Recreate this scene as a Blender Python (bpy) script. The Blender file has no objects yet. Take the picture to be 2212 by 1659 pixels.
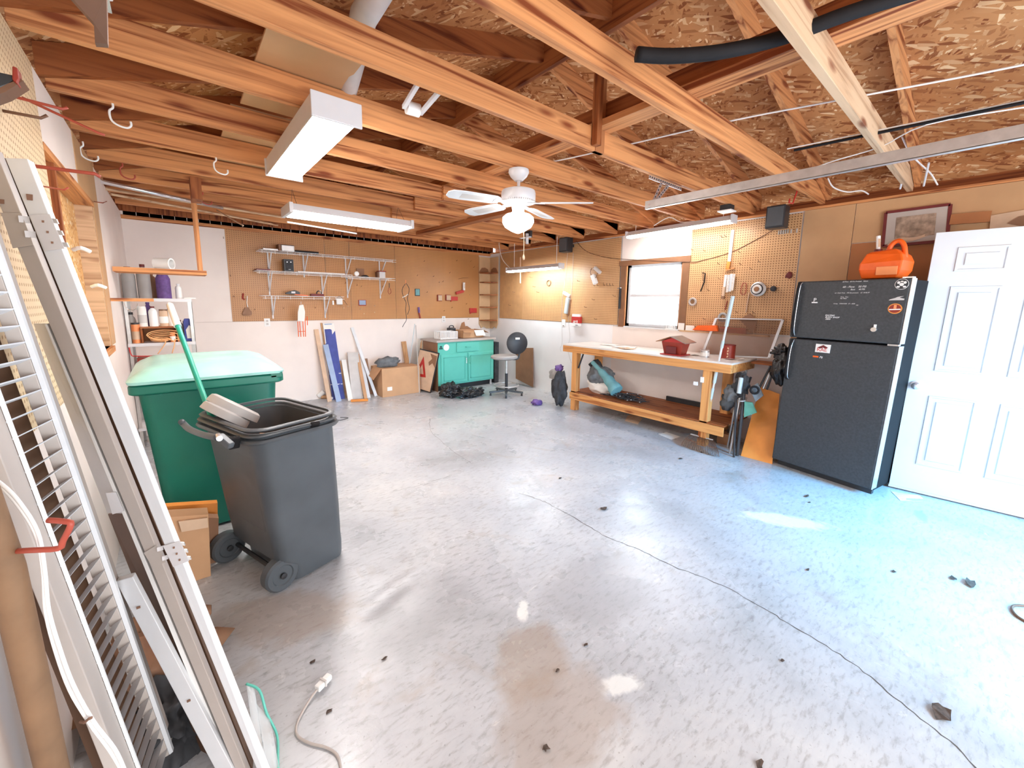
import bpy, bmesh, math, random
from mathutils import Vector, Matrix
random.seed(7)
PI = math.pi
S = bpy.context.scene
COL = S.collection

# ------------------------------------------------------------ camera
cam = bpy.data.cameras.new('camera'); camo = bpy.data.objects.new('camera', cam); COL.objects.link(camo)
cam.sensor_width = 36.0; cam.sensor_fit = 'HORIZONTAL'
cam.lens = 36.0*868.56/2212
cam.shift_x = 0.0007; cam.shift_y = -0.02134
cam.clip_start = 0.02; cam.clip_end = 100
camo.matrix_world = Matrix(((0.7685,0.0841,-0.6343,0),(-0.6397,0.1205,-0.7591,0),(0.0126,0.9891,0.1464,1.5235),(0,0,0,1)))
S.camera = camo

# ------------------------------------------------------------ world, lights, exposure
S.view_settings.view_transform = 'Standard'; S.view_settings.look = 'None'
S.view_settings.exposure = 0.9; S.view_settings.gamma = 1.0
S.view_settings.use_curve_mapping = False
S.cycles.use_denoising = True
S.cycles.max_bounces = 8; S.cycles.diffuse_bounces = 5
S.cycles.sample_clamp_indirect = 6.0
W = bpy.data.worlds.new('world'); S.world = W; W.use_nodes = True
bg = W.node_tree.nodes['Background']; bg.inputs[0].default_value = (0.80,0.90,1.0,1); bg.inputs[1].default_value = 1.3
def area(name, loc, rot, sx, sy, power, col):
    l = bpy.data.lights.new(name, 'AREA'); l.shape = 'RECTANGLE'; l.size = sx; l.size_y = sy; l.energy = power; l.color = col
    o = bpy.data.objects.new(name, l); COL.objects.link(o); o.location = loc; o.rotation_euler = rot
    return o
# daylight entering through the open garage door behind the camera, the open side door and the window, plus an added blue floor fill
area('daylight_garage_door', (1.9,-2.6,1.3), (math.radians(90),0,0), 3.4, 2.2, 84, (1.0,0.96,0.92))
area('daylight_side_door', (5.25,-0.95,1.15), (0,math.radians(90),0), 1.9, 0.82, 18, (0.12,0.60,1.0))
sk = area('blue_floor_fill', (3.75,-2.3,1.9), (math.radians(52),0,math.radians(-3)), 1.2, 0.9, 46, (0.04,0.50,1.0)); sk.data.spread = math.radians(75)  # added blue fill, aimed to tint the floor near the refrigerator
area('daylight_window', (5.15,2.95,1.65), (0,math.radians(90),0), 0.85, 0.85, 14, (0.85,0.95,1.0))

# ------------------------------------------------------------ materials
M = {}
def newmat(n):
    m = bpy.data.materials.new(n); m.use_nodes = True; M[n] = m
    return m, m.node_tree.nodes, m.node_tree.links, m.node_tree.nodes['Principled BSDF']
def plain(n, c, r=0.6, metal=0.0, var=0.12, sc=9.0, bump=0.0, spec=0.5, trans=0.0):
    m, N, L, b = newmat(n)
    b.inputs['Roughness'].default_value = r; b.inputs['Metallic'].default_value = metal
    b.inputs['Specular IOR Level'].default_value = spec
    if trans: b.inputs['Transmission Weight'].default_value = trans
    tc = N.new('ShaderNodeTexCoord'); nz = N.new('ShaderNodeTexNoise'); nz.inputs['Scale'].default_value = sc; nz.inputs['Detail'].default_value = 6
    L.new(tc.outputs['Object'], nz.inputs['Vector'])
    rp = N.new('ShaderNodeValToRGB'); rp.color_ramp.elements[0].position = .3; rp.color_ramp.elements[1].position = .7
    rp.color_ramp.elements[0].color = tuple(max(0, x*(1-var)) for x in c)+(1,)
    rp.color_ramp.elements[1].color = tuple(min(1, x*(1+var*.6)) for x in c)+(1,)
    L.new(nz.outputs['Fac'], rp.inputs[0]); L.new(rp.outputs[0], b.inputs['Base Color'])
    if bump:
        bp = N.new('ShaderNodeBump'); bp.inputs['Strength'].default_value = bump; bp.inputs['Distance'].default_value = .01
        L.new(nz.outputs['Fac'], bp.inputs['Height']); L.new(bp.outputs[0], b.inputs['Normal'])
    return m
def emit(n, c, s):
    m, N, L, b = newmat(n)
    b.inputs['Base Color'].default_value = c+(1,); b.inputs['Emission Color'].default_value = c+(1,); b.inputs['Emission Strength'].default_value = s
    return m
def wood(n, cd, cl, axis='X', sc=1.0, knots=True, rough=.6, grain=26):
    m, N, L, b = newmat(n); b.inputs['Roughness'].default_value = rough; b.inputs['Specular IOR Level'].default_value = .3
    tc = N.new('ShaderNodeTexCoord'); mp = N.new('ShaderNodeMapping')
    oi = N.new('ShaderNodeObjectInfo'); ad = N.new('ShaderNodeVectorMath'); ad.operation = 'ADD'
    ml = N.new('ShaderNodeVectorMath'); ml.operation = 'SCALE'; ml.inputs['Scale'].default_value = 37.0
    cb = N.new('ShaderNodeCombineXYZ')
    for i in range(3): L.new(oi.outputs['Random'], cb.inputs[i])
    L.new(cb.outputs[0], ml.inputs[0]); L.new(tc.outputs['Object'], ad.inputs[0]); L.new(ml.outputs[0], ad.inputs[1])
    k = {'X':(.9,grain,grain),'Y':(grain,.9,grain),'Z':(grain,grain,.9)}[axis]
    mp.inputs['Scale'].default_value = tuple(x*sc for x in k); L.new(ad.outputs[0], mp.inputs['Vector'])
    nz = N.new('ShaderNodeTexNoise'); nz.inputs['Scale'].default_value = 1.0; nz.inputs['Detail'].default_value = 5; nz.inputs['Distortion'].default_value = .8
    L.new(mp.outputs[0], nz.inputs['Vector'])
    rp = N.new('ShaderNodeValToRGB'); e = rp.color_ramp.elements
    e[0].position = .34; e[0].color = cd+(1,); e[1].position = .58; e[1].color = cl+(1,)
    mid = e.new(.45); mid.color = tuple((a*.35+c*.65) for a, c in zip(cd, cl))+(1,)
    L.new(nz.outputs['Fac'], rp.inputs[0]); out = rp.outputs[0]
    if knots:
        k2 = {'X':(2.4,9,9),'Y':(9,2.4,9),'Z':(9,9,2.4)}[axis]
        mp2 = N.new('ShaderNodeMapping'); mp2.inputs['Scale'].default_value = tuple(x*sc for x in k2); L.new(ad.outputs[0], mp2.inputs['Vector'])
        vo = N.new('ShaderNodeTexVoronoi'); vo.inputs['Scale'].default_value = 1.0; L.new(mp2.outputs[0], vo.inputs['Vector'])
        r2 = N.new('ShaderNodeValToRGB'); r2.color_ramp.elements[0].position = .10; r2.color_ramp.elements[0].color = (.28,.07,.02,1)
        r2.color_ramp.elements[1].position = .24; r2.color_ramp.elements[1].color = (1,1,1,1)
        L.new(vo.outputs['Distance'], r2.inputs[0])
        mx = N.new('ShaderNodeMixRGB'); mx.blend_type = 'MULTIPLY'; mx.inputs[0].default_value = .85
        L.new(out, mx.inputs[1]); L.new(r2.outputs[0], mx.inputs[2]); out = mx.outputs[0]
    L.new(out, b.inputs['Base Color'])
    bp = N.new('ShaderNodeBump'); bp.inputs['Strength'].default_value = .15; bp.inputs['Distance'].default_value = .003
    L.new(nz.outputs['Fac'], bp.inputs['Height']); L.new(bp.outputs[0], b.inputs['Normal'])
    return m
def osb(n, cols):
    m, N, L, b = newmat(n); b.inputs['Roughness'].default_value = .75; b.inputs['Specular IOR Level'].default_value = .2
    tc = N.new('ShaderNodeTexCoord'); prev = None
    for i, (ang, sc) in enumerate(((1.35, (1/11,1/50,1/50)), (.35, (1/14,1/60,1/60)), (2.2, (1/10,1/46,1/46)))):
        mp = N.new('ShaderNodeMapping'); mp.inputs['Rotation'].default_value = (0,0,ang); mp.inputs['Scale'].default_value = sc; mp.inputs['Location'].default_value = (i*3.1,i,0)
        mp.vector_type = 'TEXTURE'
        L.new(tc.outputs['Object'], mp.inputs['Vector'])
        v = N.new('ShaderNodeTexVoronoi'); v.inputs['Scale'].default_value = 1.0; L.new(mp.outputs[0], v.inputs['Vector'])
        sp = N.new('ShaderNodeSeparateColor'); L.new(v.outputs['Color'], sp.inputs[0])
        rp = N.new('ShaderNodeValToRGB'); e = rp.color_ramp.elements
        e[0].position = 0; e[0].color = cols[0]+(1,); e[1].position = 1; e[1].color = cols[2]+(1,)
        q = e.new(.35); q.color = cols[1]+(1,); q = e.new(.82); q.color = cols[1]+(1,)
        L.new(sp.outputs[0], rp.inputs[0])
        if prev is None: prev = rp.outputs[0]; src = sp.outputs[1]
        else:
            gt = N.new('ShaderNodeMath'); gt.operation = 'GREATER_THAN'; gt.inputs[1].default_value = .5; L.new(sp.outputs[1], gt.inputs[0])
            mx = N.new('ShaderNodeMixRGB'); L.new(gt.outputs[0], mx.inputs[0]); L.new(prev, mx.inputs[1]); L.new(rp.outputs[0], mx.inputs[2]); prev = mx.outputs[0]
    nz = N.new('ShaderNodeTexNoise'); nz.inputs['Scale'].default_value = 1.6; nz.inputs['Detail'].default_value = 3; L.new(tc.outputs['Object'], nz.inputs['Vector'])
    r3 = N.new('ShaderNodeValToRGB'); r3.color_ramp.elements[0].position = .35; r3.color_ramp.elements[0].color = (.62,.5,.42,1); r3.color_ramp.elements[1].position = .6; r3.color_ramp.elements[1].color = (1,1,1,1)
    L.new(nz.outputs['Fac'], r3.inputs[0])
    mm = N.new('ShaderNodeMixRGB'); mm.blend_type = 'MULTIPLY'; mm.inputs[0].default_value = .8; L.new(prev, mm.inputs[1]); L.new(r3.outputs[0], mm.inputs[2])
    L.new(mm.outputs[0], b.inputs['Base Color'])
    return m
def pegmat(n, c, hole, axes, pitch=.0254, rad=.0056):
    m, N, L, b = newmat(n); b.inputs['Roughness'].default_value = .42; b.inputs['Specular IOR Level'].default_value = .5
    tc = N.new('ShaderNodeTexCoord'); sp = N.new('ShaderNodeSeparateXYZ'); L.new(tc.outputs['Object'], sp.inputs[0])
    terms = []
    for a in axes:
        d = N.new('ShaderNodeMath'); d.operation = 'DIVIDE'; d.inputs[1].default_value = pitch; L.new(sp.outputs[a], d.inputs[0])
        fr = N.new('ShaderNodeMath'); fr.operation = 'FRACT'; L.new(d.outputs[0], fr.inputs[0])
        su = N.new('ShaderNodeMath'); su.operation = 'SUBTRACT'; su.inputs[1].default_value = .5; L.new(fr.outputs[0], su.inputs[0])
        pw = N.new('ShaderNodeMath'); pw.operation = 'MULTIPLY'; L.new(su.outputs[0], pw.inputs[0]); L.new(su.outputs[0], pw.inputs[1]); terms.append(pw)
    s = N.new('ShaderNodeMath'); s.operation = 'ADD'; L.new(terms[0].outputs[0], s.inputs[0]); L.new(terms[1].outputs[0], s.inputs[1])
    lt = N.new('ShaderNodeMath'); lt.operation = 'LESS_THAN'; lt.inputs[1].default_value = (rad/pitch)**2; L.new(s.outputs[0], lt.inputs[0])
    nz = N.new('ShaderNodeTexNoise'); nz.inputs['Scale'].default_value = 2.5; nz.inputs['Detail'].default_value = 5; L.new(tc.outputs['Object'], nz.inputs['Vector'])
    rp = N.new('ShaderNodeValToRGB'); rp.color_ramp.elements[0].position = .3; rp.color_ramp.elements[1].position = .7
    rp.color_ramp.elements[0].color = tuple(x*.8 for x in c)+(1,); rp.color_ramp.elements[1].color = c+(1,); L.new(nz.outputs['Fac'], rp.inputs[0])
    mx = N.new('ShaderNodeMixRGB'); L.new(lt.outputs[0], mx.inputs[0]); L.new(rp.outputs[0], mx.inputs[1]); mx.inputs[2].default_value = hole+(1,)
    L.new(mx.outputs[0], b.inputs['Base Color'])
    return m
def concrete(n):
    m, N, L, b = newmat(n)
    tc = N.new('ShaderNodeTexCoord')
    def nz(sc, det, st=(1,1,1), dist=0.0, rot=0.0):
        mp = N.new('ShaderNodeMapping'); mp.inputs['Scale'].default_value = st; mp.inputs['Rotation'].default_value = (0,0,rot); L.new(tc.outputs['Object'], mp.inputs['Vector'])
        x = N.new('ShaderNodeTexNoise'); x.inputs['Scale'].default_value = sc; x.inputs['Detail'].default_value = det; x.inputs['Distortion'].default_value = dist
        x.inputs['Roughness'].default_value = .62; L.new(mp.outputs[0], x.inputs['Vector']); return x.outputs['Fac']
    def ramp(src, stops):
        r = N.new('ShaderNodeValToRGB'); e = r.color_ramp.elements
        e[0].position = stops[0][0]; e[0].color = stops[0][1]+(1,); e[1].position = stops[-1][0]; e[1].color = stops[-1][1]+(1,)
        for p, c in stops[1:-1]: q = e.new(p); q.color = c+(1,)
        L.new(src, r.inputs[0]); return r.outputs[0]
    def mix(a, c, f, mode='MIX'):
        x = N.new('ShaderNodeMixRGB'); x.blend_type = mode
        if isinstance(f, float): x.inputs[0].default_value = f
        else: L.new(f, x.inputs[0])
        L.new(a, x.inputs[1])
        if isinstance(c, tuple): x.inputs[2].default_value = c+(1,)
        else: L.new(c, x.inputs[2])
        return x.outputs[0]
    base = ramp(nz(1.1, 9, dist=.5), [(.3,(.40,.41,.42)),(.47,(.53,.54,.56)),(.62,(.62,.62,.62)),(.75,(.70,.69,.67))])
    fine = ramp(nz(16, 8, (1,3.2,1), .3, .9), [(.33,(.60,.58,.57)),(.48,(.93,.93,.94)),(.7,(1,1,1))])
    speck = ramp(nz(70, 3), [(.28,(.35,.32,.30)),(.36,(1,1,1))])
    c = mix(base, fine, .75, 'MULTIPLY'); c = mix(c, speck, .55, 'MULTIPLY')
    st = ramp(nz(2.3, 7, dist=1.2), [(.60,(0,0,0)),(.74,(1,1,1))])          # brown damp stains
    x = N.new('ShaderNodeMath'); x.operation = 'MULTIPLY'; x.inputs[1].default_value = .55; L.new(st, x.inputs[0])
    c = mix(c, (.36,.29,.22), x.outputs[0])
    wt = ramp(nz(3.7, 10, (1,2.5,1), .8, .8), [(.66,(0,0,0)),(.72,(1,1,1))])  # white paint splashes
    y = N.new('ShaderNodeMath'); y.operation = 'MULTIPLY'; y.inputs[1].default_value = .6; L.new(wt, y.inputs[0])
    c = mix(c, (.82,.81,.78), y.outputs[0])
    for (px, py, rx, ry, rot, col, amt, ns) in STAINS:
        mp = N.new('ShaderNodeMapping'); mp.vector_type = 'TEXTURE'; mp.inputs['Location'].default_value = (px, py, 0); mp.inputs['Rotation'].default_value = (0,0,rot); mp.inputs['Scale'].default_value = (rx, ry, 1)
        L.new(tc.outputs['Object'], mp.inputs['Vector']); g = N.new('ShaderNodeTexGradient'); g.gradient_type = 'SPHERICAL'; L.new(mp.outputs[0], g.inputs[0])
        n1 = nz(ns, 8, (1,1,1), 1.0, rot); ad = N.new('ShaderNodeMath'); ad.operation = 'ADD'; L.new(g.outputs['Fac'], ad.inputs[0]); L.new(n1, ad.inputs[1])
        mr = N.new('ShaderNodeMapRange'); mr.inputs[1].default_value = .72; mr.inputs[2].default_value = 1.0; mr.inputs[4].default_value = amt; L.new(ad.outputs[0], mr.inputs[0])
        c = mix(c, col, mr.outputs[0])
    L.new(c, b.inputs['Base Color'])
    rr = ramp(nz(2.0, 5), [(.35,(.20,.20,.20)),(.65,(.42,.42,.42))]); L.new(rr, b.inputs['Roughness'])
    b.inputs['Specular IOR Level'].default_value = .6
    bp = N.new('ShaderNodeBump'); bp.inputs['Strength'].default_value = .12; bp.inputs['Distance'].default_value = .004
    L.new(nz(40, 5), bp.inputs['Height']); L.new(bp.outputs[0], b.inputs['Normal'])
    return m

# spills and patches on the slab: x, y, half sizes, turn, colour, strength, noise scale
WHT, BRN, GRY = (.86,.86,.82), (.36,.27,.20), (.34,.34,.35)
STAINS = ((3.244,0.799,.42,.13,-1.0,WHT,.9,9),(1.072,1.114,.30,.22,.3,BRN,.55,5),(1.216,1.339,.10,.04,.8,WHT,.8,14),(1.260,0.795,.13,.06,-.4,WHT,.7,14),(0.952,0.859,.4,.3,0,BRN,.5,4),(0.790,1.645,.5,.3,.5,GRY,.55,3),(0.300,2.041,.5,.25,-.6,BRN,.5,4),(1.688,1.217,.6,.35,.2,GRY,.45,3),(4.121,0.181,.16,.05,.2,(.25,.42,.55),.6,9))
concrete('concrete')
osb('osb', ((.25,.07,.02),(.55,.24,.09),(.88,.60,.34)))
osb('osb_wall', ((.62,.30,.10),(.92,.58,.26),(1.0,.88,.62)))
for ax in 'XYZ':
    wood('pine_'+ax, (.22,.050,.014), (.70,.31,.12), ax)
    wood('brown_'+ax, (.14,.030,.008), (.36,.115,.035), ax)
wood('pale_X', (.40,.23,.13), (.68,.46,.29), 'X')
wood('bench_wood', (.42,.14,.04), (.78,.38,.13), 'Y')
wood('bench_leg', (.42,.14,.04), (.78,.38,.13), 'Z')
wood('cut_stick', (.40,.19,.08), (.62,.34,.16), 'Z', knots=False)
plain('peg_edge', (.55,.30,.13), .6)
pegmat('pegboard_back', (.60,.285,.10), (.27,.10,.03), (0,2))
pegmat('pegboard_side', (.70,.40,.19), (.18,.06,.015), (1,2))
pegmat('pegboard_pale', (.86,.66,.42), (.40,.22,.08), (1,2))
plain('plywood', (.58,.34,.17), .55, var=.14, sc=2.2)
plain('dark_plywood', (.44,.17,.06), .6, var=.15, sc=3)
plain('corner_ply', (.68,.44,.24), .6, var=.1, sc=4)
plain('white_wall', (.90,.80,.74), .5, var=.05, sc=2.5)
plain('cool_white_wall', (.88,.86,.86), .5, var=.05, sc=2.5)
plain('white_paint', (.76,.77,.79), .4, var=.04)
plain('door_white', (.72,.75,.78), .35, var=.05, sc=3)
plain('white_metal', (.70,.68,.69), .35, var=.03)
plain('white_wire', (.90,.88,.86), .4, var=.02)
plain('white_plastic', (.88,.87,.85), .4, var=.02)
plain('grey_metal', (.48,.46,.45), .32, .85, var=.12)
plain('bright_steel', (.80,.80,.82), .25, .8, var=.08)
plain('galvanised', (.62,.60,.58), .38, .6, var=.12, sc=20)
plain('black_plastic', (.030,.030,.034), .42, var=.2)
plain('black_rubber', (.016,.014,.015), .75, var=.2, spec=.2)
plain('bin_grey', (.085,.095,.105), .42, var=.15, sc=5)
plain('bin_green', (.006,.17,.115), .38, var=.12, sc=4)
plain('lid_green_highlit', (.42,.80,.72), .22, var=.15, sc=4)  # lid green made paler, its bright cyan highlight put into the colour
plain('fridge_black', (.045,.048,.052), .42, var=.25, sc=60, bump=.25)
plain('fridge_side', (.012,.010,.010), .7, spec=.2)
plain('cardboard', (.60,.34,.18), .8, var=.08, sc=5)
plain('cardboard_dark', (.36,.17,.08), .85, var=.12)
plain('teal_paint', (.13,.55,.44), .4, var=.06, sc=4)
plain('teal_dark', (.10,.48,.38), .4)
plain('brown_board', (.30,.15,.08), .6, var=.12)
plain('window_trim', (.24,.11,.05), .55, var=.1)
plain('steel_blue', (.33,.42,.60), .5)
plain('royal_blue', (.055,.075,.33), .6, var=.3, sc=9)
plain('glare_white', (.84,.78,.72), .35, var=.12, sc=3)  # worktop colour, whitened to carry the glare on the bench top
plain('paper', (.88,.85,.80), .8, var=.04)
plain('red_plastic', (.52,.035,.03), .4)
plain('orange_plastic', (.90,.13,.010), .38, var=.1)
plain('orange_light', (1.0,.33,.12), .38, var=.1)
plain('purple', (.16,.08,.28), .6, var=.3, sc=30)
plain('grey_cloth', (.16,.17,.18), .85, var=.3, sc=16)
plain('dark_cloth', (.05,.05,.055), .85, var=.4, sc=18)
plain('teal_cloth', (.18,.40,.42), .75, var=.2, sc=12)
plain('green_cloth', (.10,.28,.20), .8, var=.2, sc=12)
plain('grey_blue_plastic', (.55,.64,.67), .4, var=.08)
plain('broom_green', (.01,.33,.23), .4, var=.1)
plain('tan_rod', (.62,.45,.30), .6)
plain('dark_red', (.30,.03,.015), .45, var=.15)
plain('hook_red', (.42,.07,.04), .45)
plain('brown_metal', (.20,.10,.06), .5, .4)
plain('frost_grey', (.40,.37,.35), .5, var=.06)
plain('crack', (.10,.085,.075), .9)
plain('leaf', (.09,.06,.045), .9, var=.5, sc=80)
plain('orange_board', (.82,.30,.055), .5, var=.2, sc=4)
plain('maroon', (.17,.02,.02), .5, var=.2)
plain('clear_glass', (1,1,1), .02, var=0, trans=1.0)
plain('beige_stile', (.50,.44,.40), .5, var=.05)
plain('brown_stile', (.13,.065,.035), .55, var=.1)  # brown stands in for shade on and behind the folded door leaves
plain('roll_brown', (.26,.145,.075), .7, var=.25, sc=8)
plain('carton_edge', (.72,.50,.34), .8)
plain('vent_grey', (.62,.58,.55), .5, var=.1)
plain('sepia', (.42,.30,.22), .8, var=.5, sc=22)
plain('chalk', (.80,.78,.76), .8)
plain('cord_orange', (.95,.50,.22), .6)
plain('trash_black', (.018,.018,.020), .25, var=.3, sc=30, bump=.6)
plain('foliage', (.10,.32,.12), .6, var=.3)
emit('tube_light', (1.0,.97,.95), 23.0)
emit('tube_cool', (.86,.95,1.0), 42.0)
emit('globe_light', (1.0,.97,.95), 8.0)

# ------------------------------------------------------------ mesh builder
def fr_axes(p, q, up=(0,0,1)):
    d = (Vector(q)-Vector(p)); d.normalize(); u = Vector(up)
    if abs(d.dot(u)) > .98: u = Vector((0,1,0)) if abs(d.y) < .9 else Vector((1,0,0))
    s = d.cross(u).normalized(); u = s.cross(d).normalized(); return d, s, u
class B:
    def __init__(s): s.bm = bmesh.new()
    def hexa(s, P):
        v = [s.bm.verts.new(p) for p in P]
        for f in ((0,1,2,3),(7,6,5,4),(0,4,5,1),(1,5,6,2),(2,6,7,3),(3,7,4,0)):
            s.bm.faces.new([v[i] for i in f])
        return s
    def box(s, x0, x1, y0, y1, z0, z1):
        return s.hexa([(x0,y0,z0),(x0,y1,z0),(x1,y1,z0),(x1,y0,z0),(x0,y0,z1),(x0,y1,z1),(x1,y1,z1),(x1,y0,z1)])
    def obox(s, c, a, b_, d):   # centre, three half-vectors
        c, a, b_, d = map(Vector, (c, a, b_, d))
        return s.hexa([c-a-b_-d, c-a+b_-d, c+a+b_-d, c+a-b_-d, c-a-b_+d, c-a+b_+d, c+a+b_+d, c+a-b_+d])
    def bar(s, p, q, w, h, up=(0,0,1)):  # w sideways, h along up
        d, sd, u = fr_axes(p, q, up); c = (Vector(p)+Vector(q))/2
        return s.obox(c, d*((Vector(q)-Vector(p)).length/2), sd*(w/2), u*(h/2))
    def slab(s, quad, t):        # quad of 4 points extruded by thickness vector t
        t = Vector(t); return s.hexa([Vector(p) for p in quad]+[Vector(p)+t for p in quad])
    def prism(s, poly, t):
        t = Vector(t); n = len(poly)
        a = [s.bm.verts.new(p) for p in poly]; b_ = [s.bm.verts.new(Vector(p)+t) for p in poly]
        s.bm.faces.new(a[::-1]); s.bm.faces.new(b_)
        for i in range(n): s.bm.faces.new((a[i], a[(i+1)%n], b_[(i+1)%n], b_[i]))
        return s
    def loft(s, rings, cap=(True, True), closed=False):
        R = [[s.bm.verts.new(p) for p in r] for r in rings]; n = len(R[0])
        for k in range(len(R)-1+(1 if closed else 0)):
            a, c = R[k], R[(k+1)%len(R)]
            for i in range(n): s.bm.faces.new((a[i], a[(i+1)%n], c[(i+1)%n], c[i]))
        if not closed:
            if cap[0]: s.bm.faces.new(R[0][::-1])
            if cap[1]: s.bm.faces.new(R[-1])
        return s
    def tube(s, pts, r, n=8, closed=False, smooth=0):
        P = [Vector(p) for p in pts]
        if smooth: P = spline(P, smooth, closed)
        rings = []; prev = None; m = len(P)
        for i, p in enumerate(P):
            if closed: d = P[(i+1)%m]-P[i-1]
            else: d = P[min(i+1,m-1)]-P[max(i-1,0)]
            if d.length < 1e-9: d = Vector((0,0,1))
            d.normalize()
            if prev is None:
                u = Vector((0,0,1)) if abs(d.z) < .9 else Vector((1,0,0))
                a = d.cross(u).normalized()
            else: a = (prev-d*prev.dot(d)); a = a.normalized() if a.length > 1e-6 else d.orthogonal().normalized()
            prev = a; c = d.cross(a); rr = r[i*len(r)//m] if isinstance(r, (list,tuple)) else r
            rings.append([p+a*rr*math.cos(t*2*PI/n)+c*rr*math.sin(t*2*PI/n) for t in range(n)])
        return s.loft(rings, closed=closed)
    def cone(s, p, q, r0, r1, n=16):
        d, a, c = fr_axes(p, q); p, q = Vector(p), Vector(q)
        return s.loft([[p+(a*math.cos(t*2*PI/n)+c*math.sin(t*2*PI/n))*r0 for t in range(n)], [q+(a*math.cos(t*2*PI/n)+c*math.sin(t*2*PI/n))*r1 for t in range(n)]])
    def lathe(s, prof, c=(0,0,0), ax=(0,0,1), n=24):
        c = Vector(c); ax = Vector(ax).normalized(); a = ax.orthogonal().normalized(); b_ = ax.cross(a)
        return s.loft([[c+ax*z+(a*math.cos(t*2*PI/n)+b_*math.sin(t*2*PI/n))*max(r, 1e-4) for t in range(n)] for r, z in prof])
    def ring(s, c, ax, R, r, n=24, m=8):
        c = Vector(c); ax = Vector(ax).normalized(); a = ax.orthogonal().normalized(); b_ = ax.cross(a)
        return s.tube([c+(a*math.cos(t*2*PI/n)+b_*math.sin(t*2*PI/n))*R for t in range(n)], r, m, closed=True)
    def blob(s, c, r, seed=0, amp=.2, sub=3, fr=2.0):
        from mathutils import noise
        res = bmesh.ops.create_icosphere(s.bm, subdivisions=sub, radius=1.0)
        for v in res['verts']:
            d = v.co.normalized(); k = 1+amp*noise.noise(d*fr+Vector((seed*3.7,seed,0)))*2+amp*.22*noise.noise(d*fr*2.6+Vector((seed,0,seed)))*2
            v.co = Vector((c[0]+d.x*r[0]*k, c[1]+d.y*r[1]*k, c[2]+max(-1,d.z*k)*r[2]))
        return s
    def sheet(s, P00, P10, P11, P01, nu, nv, f, t=.003):  # wavy cloth/paper patch; f(u,v)->offset vector
        P00, P10, P11, P01 = map(Vector, (P00, P10, P11, P01))
        g = [[s.bm.verts.new(P00*(1-u/nu)*(1-v/nv)+P10*(u/nu)*(1-v/nv)+P11*(u/nu)*(v/nv)+P01*(1-u/nu)*(v/nv)+Vector(f(u/nu, v/nv))) for v in range(nv+1)] for u in range(nu+1)]
        fs = [s.bm.faces.new((g[u][v], g[u+1][v], g[u+1][v+1], g[u][v+1])) for u in range(nu) for v in range(nv)]
        s.bm.normal_update(); n = sum((x.normal for x in fs), Vector()).normalized()*t
        h = [[s.bm.verts.new(g[u][v].co+n) for v in range(nv+1)] for u in range(nu+1)]
        for u in range(nu):
            for v in range(nv): s.bm.faces.new((h[u][v+1], h[u+1][v+1], h[u+1][v], h[u][v]))
        for u in range(nu):
            s.bm.faces.new((g[u][0], h[u][0], h[u+1][0], g[u+1][0])); s.bm.faces.new((g[u+1][nv], h[u+1][nv], h[u][nv], g[u][nv]))
        for v in range(nv):
            s.bm.faces.new((g[0][v+1], h[0][v+1], h[0][v], g[0][v])); s.bm.faces.new((g[nu][v], h[nu][v], h[nu][v+1], g[nu][v+1]))
        return s
    def go(s, name, mat, parent=None, label=None, cat=None, group=None, kind=None, smooth=False, bevel=0, sub=0):
        bmesh.ops.recalc_face_normals(s.bm, faces=s.bm.faces)
        me = bpy.data.meshes.new(name); xs = [v.co for v in s.bm.verts]
        c = Vector(((min(v.x for v in xs)+max(v.x for v in xs))/2, (min(v.y for v in xs)+max(v.y for v in xs))/2, min(v.z for v in xs)))
        if kind == 'structure' and name not in ('ceiling_joist',): c = Vector((0,0,0))
        if name.startswith('pegboard'): c = Vector((0,0,0))
        for v in s.bm.verts: v.co -= c
        s.bm.to_mesh(me); s.bm.free()
        if smooth:
            for p in me.polygons: p.use_smooth = True
            if smooth is not True: me.set_sharp_from_angle(angle=math.radians(smooth))
        if isinstance(mat, (list,tuple)):
            for x in mat: me.materials.append(M[x])
        else: me.materials.append(M[mat])
        o = bpy.data.objects.new(name, me); COL.objects.link(o); o.location = c
        if parent is not None:
            o.parent = parent; o.matrix_parent_inverse = PINV[parent.name]
            PINV[o.name] = PINV[parent.name] @ Matrix.Translation(-c) if False else (Matrix.Translation(c)).inverted()
        else: PINV[o.name] = Matrix.Translation(c).inverted()
        tag(o, label, cat, group, kind)
        if bevel:
            bv = o.modifiers.new('bevel', 'BEVEL'); bv.width = bevel; bv.segments = 2; bv.limit_method = 'ANGLE'
        if sub:
            sb = o.modifiers.new('sub', 'SUBSURF'); sb.levels = sub; sb.render_levels = sub
        return o
PINV = {}
def tag(o, label=None, cat=None, group=None, kind=None):
    if label: o['label'] = label
    if cat: o['category'] = cat
    if group: o['group'] = group
    if kind: o['kind'] = kind
def thing(name, label, cat, loc, group=None):
    o = bpy.data.objects.new(name, None); COL.objects.link(o); o.location = loc; o.empty_display_size = .05
    PINV[o.name] = Matrix.Translation(Vector(loc)).inverted(); tag(o, label, cat, group); return o
def dup(root, delta, label, group=None):
    def cp(o, par):
        c = o.copy(); COL.objects.link(c)
        if par is not None: c.parent = par
        for ch in o.children: cp(ch, c)
        return c
    r = cp(root, None); r.location = Vector(root.location)+Vector(delta); r['label'] = label
    if group: r['group'] = group
    return r
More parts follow.
